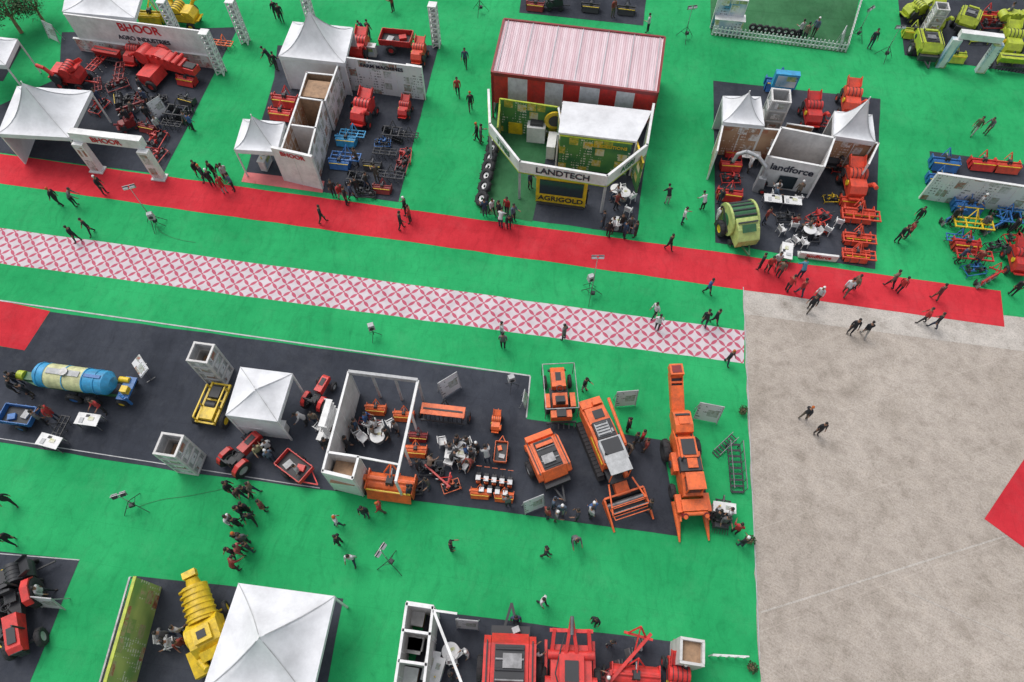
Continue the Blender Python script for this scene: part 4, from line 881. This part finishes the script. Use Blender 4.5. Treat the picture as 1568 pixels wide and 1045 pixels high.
m=MB(); a_=P(1085,1005);b_=P(1138,1008); m.beam((a_.x,a_.y,.9),(b_.x,b_.y,.9),.06,'white'); m.beam((a_.x,a_.y,.4),(b_.x,b_.y,.4),.05,'white')
for i in range(5): q=a_.lerp(b_,i/4); m.beam((q.x,q.y,0),(q.x,q.y,.9),.05,'white')
obj('barrier_rail',m.mesh('barrier_rail'))
# ---------------------------------------------------------------- trees at the top left corner
def tree():
    m=MB(); rd=random.Random(11)
    m.cyl((0,0,0),(.1,0,1.6),.16,'wood',10,.11); cl=[]
    for i in range(9):
        a=i*.7; e=Vector((1.2*cos(a)*rd.uniform(.6,1.2),1.2*sin(a)*rd.uniform(.6,1.2),rd.uniform(2.0,3.6))); m.cyl((.1,0,1.3),e,.06,'wood',6,.02); cl.append(e)
    for i in range(2200):
        c=rd.choice(cl); p=c+Vector((rd.gauss(0,.42),rd.gauss(0,.42),rd.gauss(0,.35))); u=Vector((rd.uniform(-1,1),rd.uniform(-1,1),rd.uniform(-.4,.6))).normalized(); w=u.cross(Vector((0,.3,1))).normalized()
        m.add([p,p+u*.1+w*.05,p+u*.22,p+u*.1-w*.05],[(0,1,2,3)],'foliage')
    return m
for x,y,s_ in ((15,25,1.0),(50,8,.8),(-15,45,1.0)): put('small_tree',tree,(),x,y,x*7,s_,1.5)
def cable(pts):
    cu=bpy.data.curves.new('power_cable','CURVE'); cu.dimensions='3D'; cu.bevel_depth=.009; sp=cu.splines.new('NURBS'); sp.points.add(len(pts)-1); sp.order_u=3; sp.use_endpoint_u=True
    for i,p in enumerate(pts): q=P(*p); sp.points[i].co=(q.x,q.y,.04,1)
    cu.materials.append(MATS['green']); o=bpy.data.objects.new('power_cable',cu); COL.objects.link(o)
cable([(212,777),(240,765),(300,760),(380,740)]); cable([(240,346),(245,365),(300,372)])
# ---------------------------------------------------------------- people
def figure(name,lt=0,lk=5,rt=0,rk=5,la=0,le=12,ra=0,re=12,lean=3,cap='hair',kurta=False,asp=8):
    V=[];E=[];Rr=[];L=[]
    def add(p,r,lab,par=None):
        V.append(Vector(p)); Rr.append(r if isinstance(r,tuple) else (r,r)); L.append(lab)
        if par is not None: E.append((par,len(V)-1))
        return len(V)-1
    ln=radians(lean)
    def sp(x,y,h): return (x,y+h*sin(ln),.92+h*cos(ln))
    pel=add((0,0,.92),(.15,.11),'t'); w=add(sp(0,0,.16),(.14,.11),'s',pel); ch=add(sp(0,0,.36),(.18,.125),'s',w); ut=add(sp(0,0,.50),(.13,.095),'s',ch); nk=add(sp(0,.01,.60),.055,'k',ut); hb=add(sp(0,.02,.66),.05,'k',nk)
    for sd,th,kn,ar,el in ((-1,lt,lk,la,le),(1,rt,rk,ra,re)):
        hp=add((sd*.095,0,.86),(.098,.105),'t',pel); t=radians(th); q=Vector((sd*.10,0,.86))
        mid=q+Vector((0,sin(t),-cos(t)))*.2; a=add(mid,.085,'t',hp); k=q+Vector((0,sin(t),-cos(t)))*.41; b=add(k,.062,'t',a)
        s2=t-radians(kn); c=add(k+Vector((0,sin(s2),-cos(s2)))*.17,.06,'t',b); an=k+Vector((0,sin(s2),-cos(s2)))*.38; d=add(an,.045,'t',c); h=add(an+Vector((0,.03,-.04)),.042,'f',d); add(an+Vector((sd*.02,.17,-.045)),(.045,.03),'f',h)
        sh=Vector(sp(sd*.19,0,.47)); s0=add(sh,.068,'s',ut); al=radians(ar); ab=radians(asp)
        dr=Vector((sd*sin(ab),sin(al)*cos(ab),-cos(al)*cos(ab))); ebp=sh+dr*.29; e0=add(sh+dr*.14,.058,'s',s0); e1=add(ebp,.048,'s',e0)
        be=al+radians(el); d2=Vector((sd*sin(ab)*.4,sin(be),-cos(be))).normalized(); wr=ebp+d2*.24; f0=add(ebp+d2*.1,.044,'s',e1); f1=add(wr,.03,'k',f0); pm=wr+d2*.07; f2=add(pm,(.036,.018),'k',f1)
        side=Vector((0,1,0))-d2*d2.y
        if side.length<.1: side=Vector((1,0,0))
        side.normalize(); inn=Vector((-sd,0,0))
        for i,(o,ll) in enumerate(((.027,.07),(.009,.08),(-.009,.075),(-.027,.06))):
            g=add(pm+side*o+d2*.035,.0095,'k',f2); add(pm+side*o+d2*(.035+ll*.9)+inn*.025,.007,'k',g)
        g=add(wr+side*.04+d2*.05,.01,'k',f1); add(wr+side*.05+d2*.09+inn*.015,.008,'k',g)
    me=bpy.data.meshes.new('skel'); me.from_pydata(V,E,[]); o=bpy.data.objects.new('skel',me); COL.objects.link(o)
    sk=o.modifiers.new('Skin','SKIN'); sk.use_smooth_shade=True
    for i,sv in enumerate(me.skin_vertices[0].data): sv.radius=Rr[i]; sv.use_root=(i==0)
    ss=o.modifiers.new('Sub','SUBSURF'); ss.levels=1; ss.render_levels=1
    dg=bpy.context.evaluated_depsgraph_get(); dg.update(); em=bpy.data.meshes.new_from_object(o.evaluated_get(dg)); bpy.data.objects.remove(o)
    m=MB(); lab={'s':'shirt','t':'trousers','k':'skin','f':'shoe'}
    vs=[v.co.copy() for v in em.vertices]
    kd=[(V[a].lerp(V[b],t),L[a] if t<.5 else L[b]) for a,b in E for t in (0.,.25,.5,.75,1.)]
    for p in em.polygons:
        c=p.center; best=min(kd,key=lambda q:(q[0]-c).length_squared); lb=best[1]
        if kurta and c.z>.55 and lb=='t': lb='s'
        if lb=='t' and c.z>.90: lb='s'
        m.f.append(list(p.vertices)); m.m.append(m.mi(lab[lb])); m.sm.append(True)
    m.v=[tuple(v) for v in vs]
    hc=Vector(sp(0,.03,.755)); n=14;r=10; hv=[];hf=[];hm=[]
    for j in range(r+1):
        ph=pi*j/r
        for i in range(n):
            a=2*pi*i/n; x=sin(ph)*cos(a);y=sin(ph)*sin(a);zz=cos(ph)
            k=1.0
            if zz<-.2: k=1-.28*(-zz-.2)
            px_,py_,pz_=x*.078*k,y*.098*k,zz*.118
            if y>.93 and abs(x)<.15 and -.35<zz<.05: py_+=.022
            if y>.8 and .1<zz<.3 and .15<abs(x)<.5: py_-=.006
            hv.append(hc+Vector((px_,py_,pz_)))
    for j in range(r):
        for i in range(n):
            f=(j*n+i,j*n+(i+1)%n,(j+1)*n+(i+1)%n,(j+1)*n+i); c=sum((hv[q]-hc for q in f),Vector())/4
            isf=c.y>.035 and c.z<.055
            hair=(not isf) and (c.z>-.02 or c.y<-.03) and c.z>-.075
            hf.append(f); hm.append(cap if hair else 'skin')
    off=len(m.v); m.v+=[tuple(v) for v in hv]
    for f,mm in zip(hf,hm): m.f.append([off+q for q in f][::-1]); m.m.append(m.mi(mm)); m.sm.append(True)
    m.lathe([(.001,.125),(.05,.115),(.083,.07),(.093,.02),(.088,-.0)],hc+Vector((0,-.014,.004)),(0,-.12,1),cap,14)
    for sd in (-1,1): m.box(hc+Vector((sd*.082,-.005,-.01)),(.018,.035,.055),'skin'); m.box(hc+Vector((sd*.03,.092,.015)),(.024,.008,.011),'dark')
    m.box(hc+Vector((0,.092,-.055)),(.045,.008,.012),'darkred')
    zmin=min(v[2] for v in m.v)
    m.v=[(v[0],v[1],v[2]-zmin) for v in m.v]
    return m.mesh(name)
FIG={'walk':figure('walk',18,6,-14,14,-16,12,14,18,3),'walk2':figure('walk2',-10,16,15,8,12,15,-12,10,2,cap='turban'),'walk3':figure('walk3',14,5,-10,12,-12,16,12,30,3,kurta=True),
 'stand':figure('stand',2,3,-3,3,4,15,-2,18,0),'phone':figure('phone',3,4,-2,3,10,85,8,20,2),'cap':figure('cap',4,3,-4,4,5,20,6,60,2,cap='white'),'arms':figure('arms',4,3,-4,4,14,70,12,60,2),
 'bend':figure('bend',10,12,6,14,30,10,35,15,28),'back':figure('back',2,3,-3,3,-18,35,-16,35,0,kurta=True),'sit':figure('sit',85,85,80,80,20,55,25,50,4)}
cols=[(.025,.027,.035),(.035,.035,.04),(.05,.07,.13),(.12,.12,.13),(.45,.45,.46),(.25,.05,.04),(.02,.05,.10),(.08,.07,.06),(.6,.6,.6),(.03,.03,.03),(.16,.13,.10),(.04,.045,.06),(.02,.02,.025),(.10,.14,.2)]
BK,WH,RD,BL,GY=(.022,.024,.03),(.66,.66,.68),(.45,.04,.04),(.05,.12,.3),(.15,.15,.16)
people=[(712,88),(700,133,RD),(720,156,BK),(730,203),(736,206),(556,42),(563,46),(420,15),(428,20),(600,4),(412,86),(420,94),(285,183,GY),(290,187,BL),
(1498,192,(.12,.14,.08)),(1520,191,GY),(1025,300,BK),(1048,330,WH),(1080,309,WH),(1027,370),(994,35),(940,12),(1228,44),(1250,42),(1235,50),(1545,20),(1338,60),
(83,302,BK),(105,302,GY),(110,358,BK),(132,346,BK),(152,284,BK),(299,258,BK),(310,266),(324,260,BK),(337,258,BK),(343,264),(338,282,RD),(352,278),(320,272,BK),(490,328,BK),(508,288),(520,294,RD),(536,292),(528,300),(545,285),(620,316),(626,328,RD),(612,338,BK),(575,265),(560,276),
(753,316),(764,322,BK),(776,316,RD),(786,326),(766,336,WH),(779,336,BK),(742,318),(940,344,WH),(953,340),(966,343),(975,351,BK),(945,308),(933,350),(958,352),(925,335),(897,300,BK),(812,275),(885,225),
(1005,474,WH),(1009,494,WH),(1082,488,BK),(1098,484,BK),(864,509,GY),(1087,438,BL),(1118,547,BK),(1237,632,BK),(1258,656,BK),(1309,500,BK),(1330,504,BK),(1245,464,BK),(1230,440,RD),(1312,434,(.2,.15,.1)),(1231,414,(.1,.3,.4)),(1211,434,RD),
(1180,404,RD),(1191,398),(1168,400),(1370,428,(.2,.12,.1)),(1383,436,RD),(1441,447,(.15,.05,.05)),(1438,491,BK),(1421,483,RD),(1382,358,BK),(1396,352,(.3,.05,.05)),(1410,328,BK),(1256,450),(1300,440,WH),(1197,412),(1560,440,BK),(1105,300),(1150,250,WH),(1225,290),(1190,290),(1100,330),(1175,330),
(768,505,WH),(770,522,GY),
(350,747,BK),(376,752,BK),(365,756,(.1,.06,.06)),(383,748),(400,774,(.2,.05,.05)),(382,792,BK),(368,783,BK),(350,797,WH),(360,800,BK),(375,778),(364,822,BK),(379,838,BK),(354,845,BK),(366,842,(.4,.1,.1)),(355,868),(372,826),
(514,798,WH),(517,827,BK),(537,855,WH),(557,784),(581,777,RD),(690,836,BK),(836,845,BK),(880,822,GY),(831,920,WH),(912,951,BK),(6,764,BK),(8,824,BK),(13,590,BK),(22,580),(38,598),
(150,622,RD),(395,690,(.4,.35,.2)),(412,698),(410,684),(560,641,BL),(575,650),(592,664),(530,678),(545,652),(606,655,GY),(520,655),(657,712,(.3,.2,.15)),(700,676),(713,690,BL),(722,706),(704,712),(690,700),(730,685),(746,700),(640,712),(655,740),
(896,588,BK),(963,650),(975,672,BK),(985,668,RD),(990,682),(968,684),(848,770),(860,780),(838,786),(852,790,GY),(885,788),(905,785),(908,778,BL),(995,774,BK),(1098,790,BK),(1110,798),(1118,786,WH),(1130,810,RD),(1140,830),(628,752),(778,768,GY),(480,640),(466,640),(500,680),
(272,966),(250,972,GY),(276,985),(690,1035,BK),(715,1000),(790,948),(935,985),(820,1000),(930,1040,(.4,.1,.1)),(1045,1020,BK),(62,905),(455,720),(75,632,RD),(58,640),(200,170),(222,150),(195,180),(215,132),(150,150),(225,175,BK),(240,190),(485,225),(545,240),(1463,330),(1500,310),(1510,340),(1475,390),(1555,345),(1500,395)]
rr=random.Random(21)
keys_w=['walk','walk2','walk3','walk','stand']; keys_s=['stand','phone','cap','arms','back','stand','phone','bend','walk']
for i,t in enumerate(people):
    px,py=t[0],t[1]; col=t[2] if len(t)>2 else rr.choice(cols)
    openarea=(py>730 and px<620) or (1000<px<1450 and 400<py<680) or (px<620 and 240<py<380) or (680<px<740 and py<230)
    k=rr.choice(keys_w if openarea and rr.random()<.55 else keys_s)
    p=P(px,py,.9); h=rr.uniform(.93,1.02)
    o=obj('person',FIG[k],(p.x,p.y,.03),rr.uniform(0,360),h,color=col)
for x,y,r in [(573,664,10),(545,660,120),(690,690,100),(715,680,200),(1216,345,80),(1237,350,140),(945,300,200),(262,986,200),(1186,300,0),(722,698,260)]:
    p=P(x,y,.4); a=radians(r); obj('person',FIG['sit'],(p.x-.05*cos(a),p.y-.05*sin(a),.03),r-90,1,color=rr.choice(cols))
# ---------------------------------------------------------------- light, sky, camera
w=bpy.data.worlds.new('World'); bpy.context.scene.world=w; w.use_nodes=True; nt=w.node_tree
sky=nt.nodes.new('ShaderNodeTexSky'); sky.sky_type='NISHITA'; sky.sun_disc=False
AZ=-40; EL=60
sky.sun_elevation=radians(EL); sky.sun_rotation=radians(AZ); sky.dust_density=4.0; sky.air_density=1.2
hs=nt.nodes.new('ShaderNodeHueSaturation'); hs.inputs['Saturation'].default_value=.28; hs.inputs['Value'].default_value=1.1
nt.links.new(sky.outputs[0],hs.inputs['Color']); bg=nt.nodes['Background']; nt.links.new(hs.outputs[0],bg.inputs['Color']); bg.inputs['Strength'].default_value=.15
sl=bpy.data.lights.new('sun','SUN'); sl.energy=1.05; sl.angle=radians(30); sl.color=(1,.96,.91); so=bpy.data.objects.new('sun',sl); COL.objects.link(so)
d=Vector((sin(radians(AZ))*cos(radians(EL)),cos(radians(AZ))*cos(radians(EL)),sin(radians(EL)))); so.rotation_euler=d.to_track_quat('Z','Y').to_euler()
cam=bpy.data.cameras.new('camera'); co=bpy.data.objects.new('camera',cam); COL.objects.link(co); co.location=(0,0,HC); co.rotation_euler=(TH,0,0)
cam.sensor_width=36; cam.lens=36*FL/1568; cam.clip_end=6000; bpy.context.scene.camera=co
sc=bpy.context.scene; sc.view_settings.view_transform='Standard'; sc.view_settings.look='None'; sc.view_settings.exposure=0
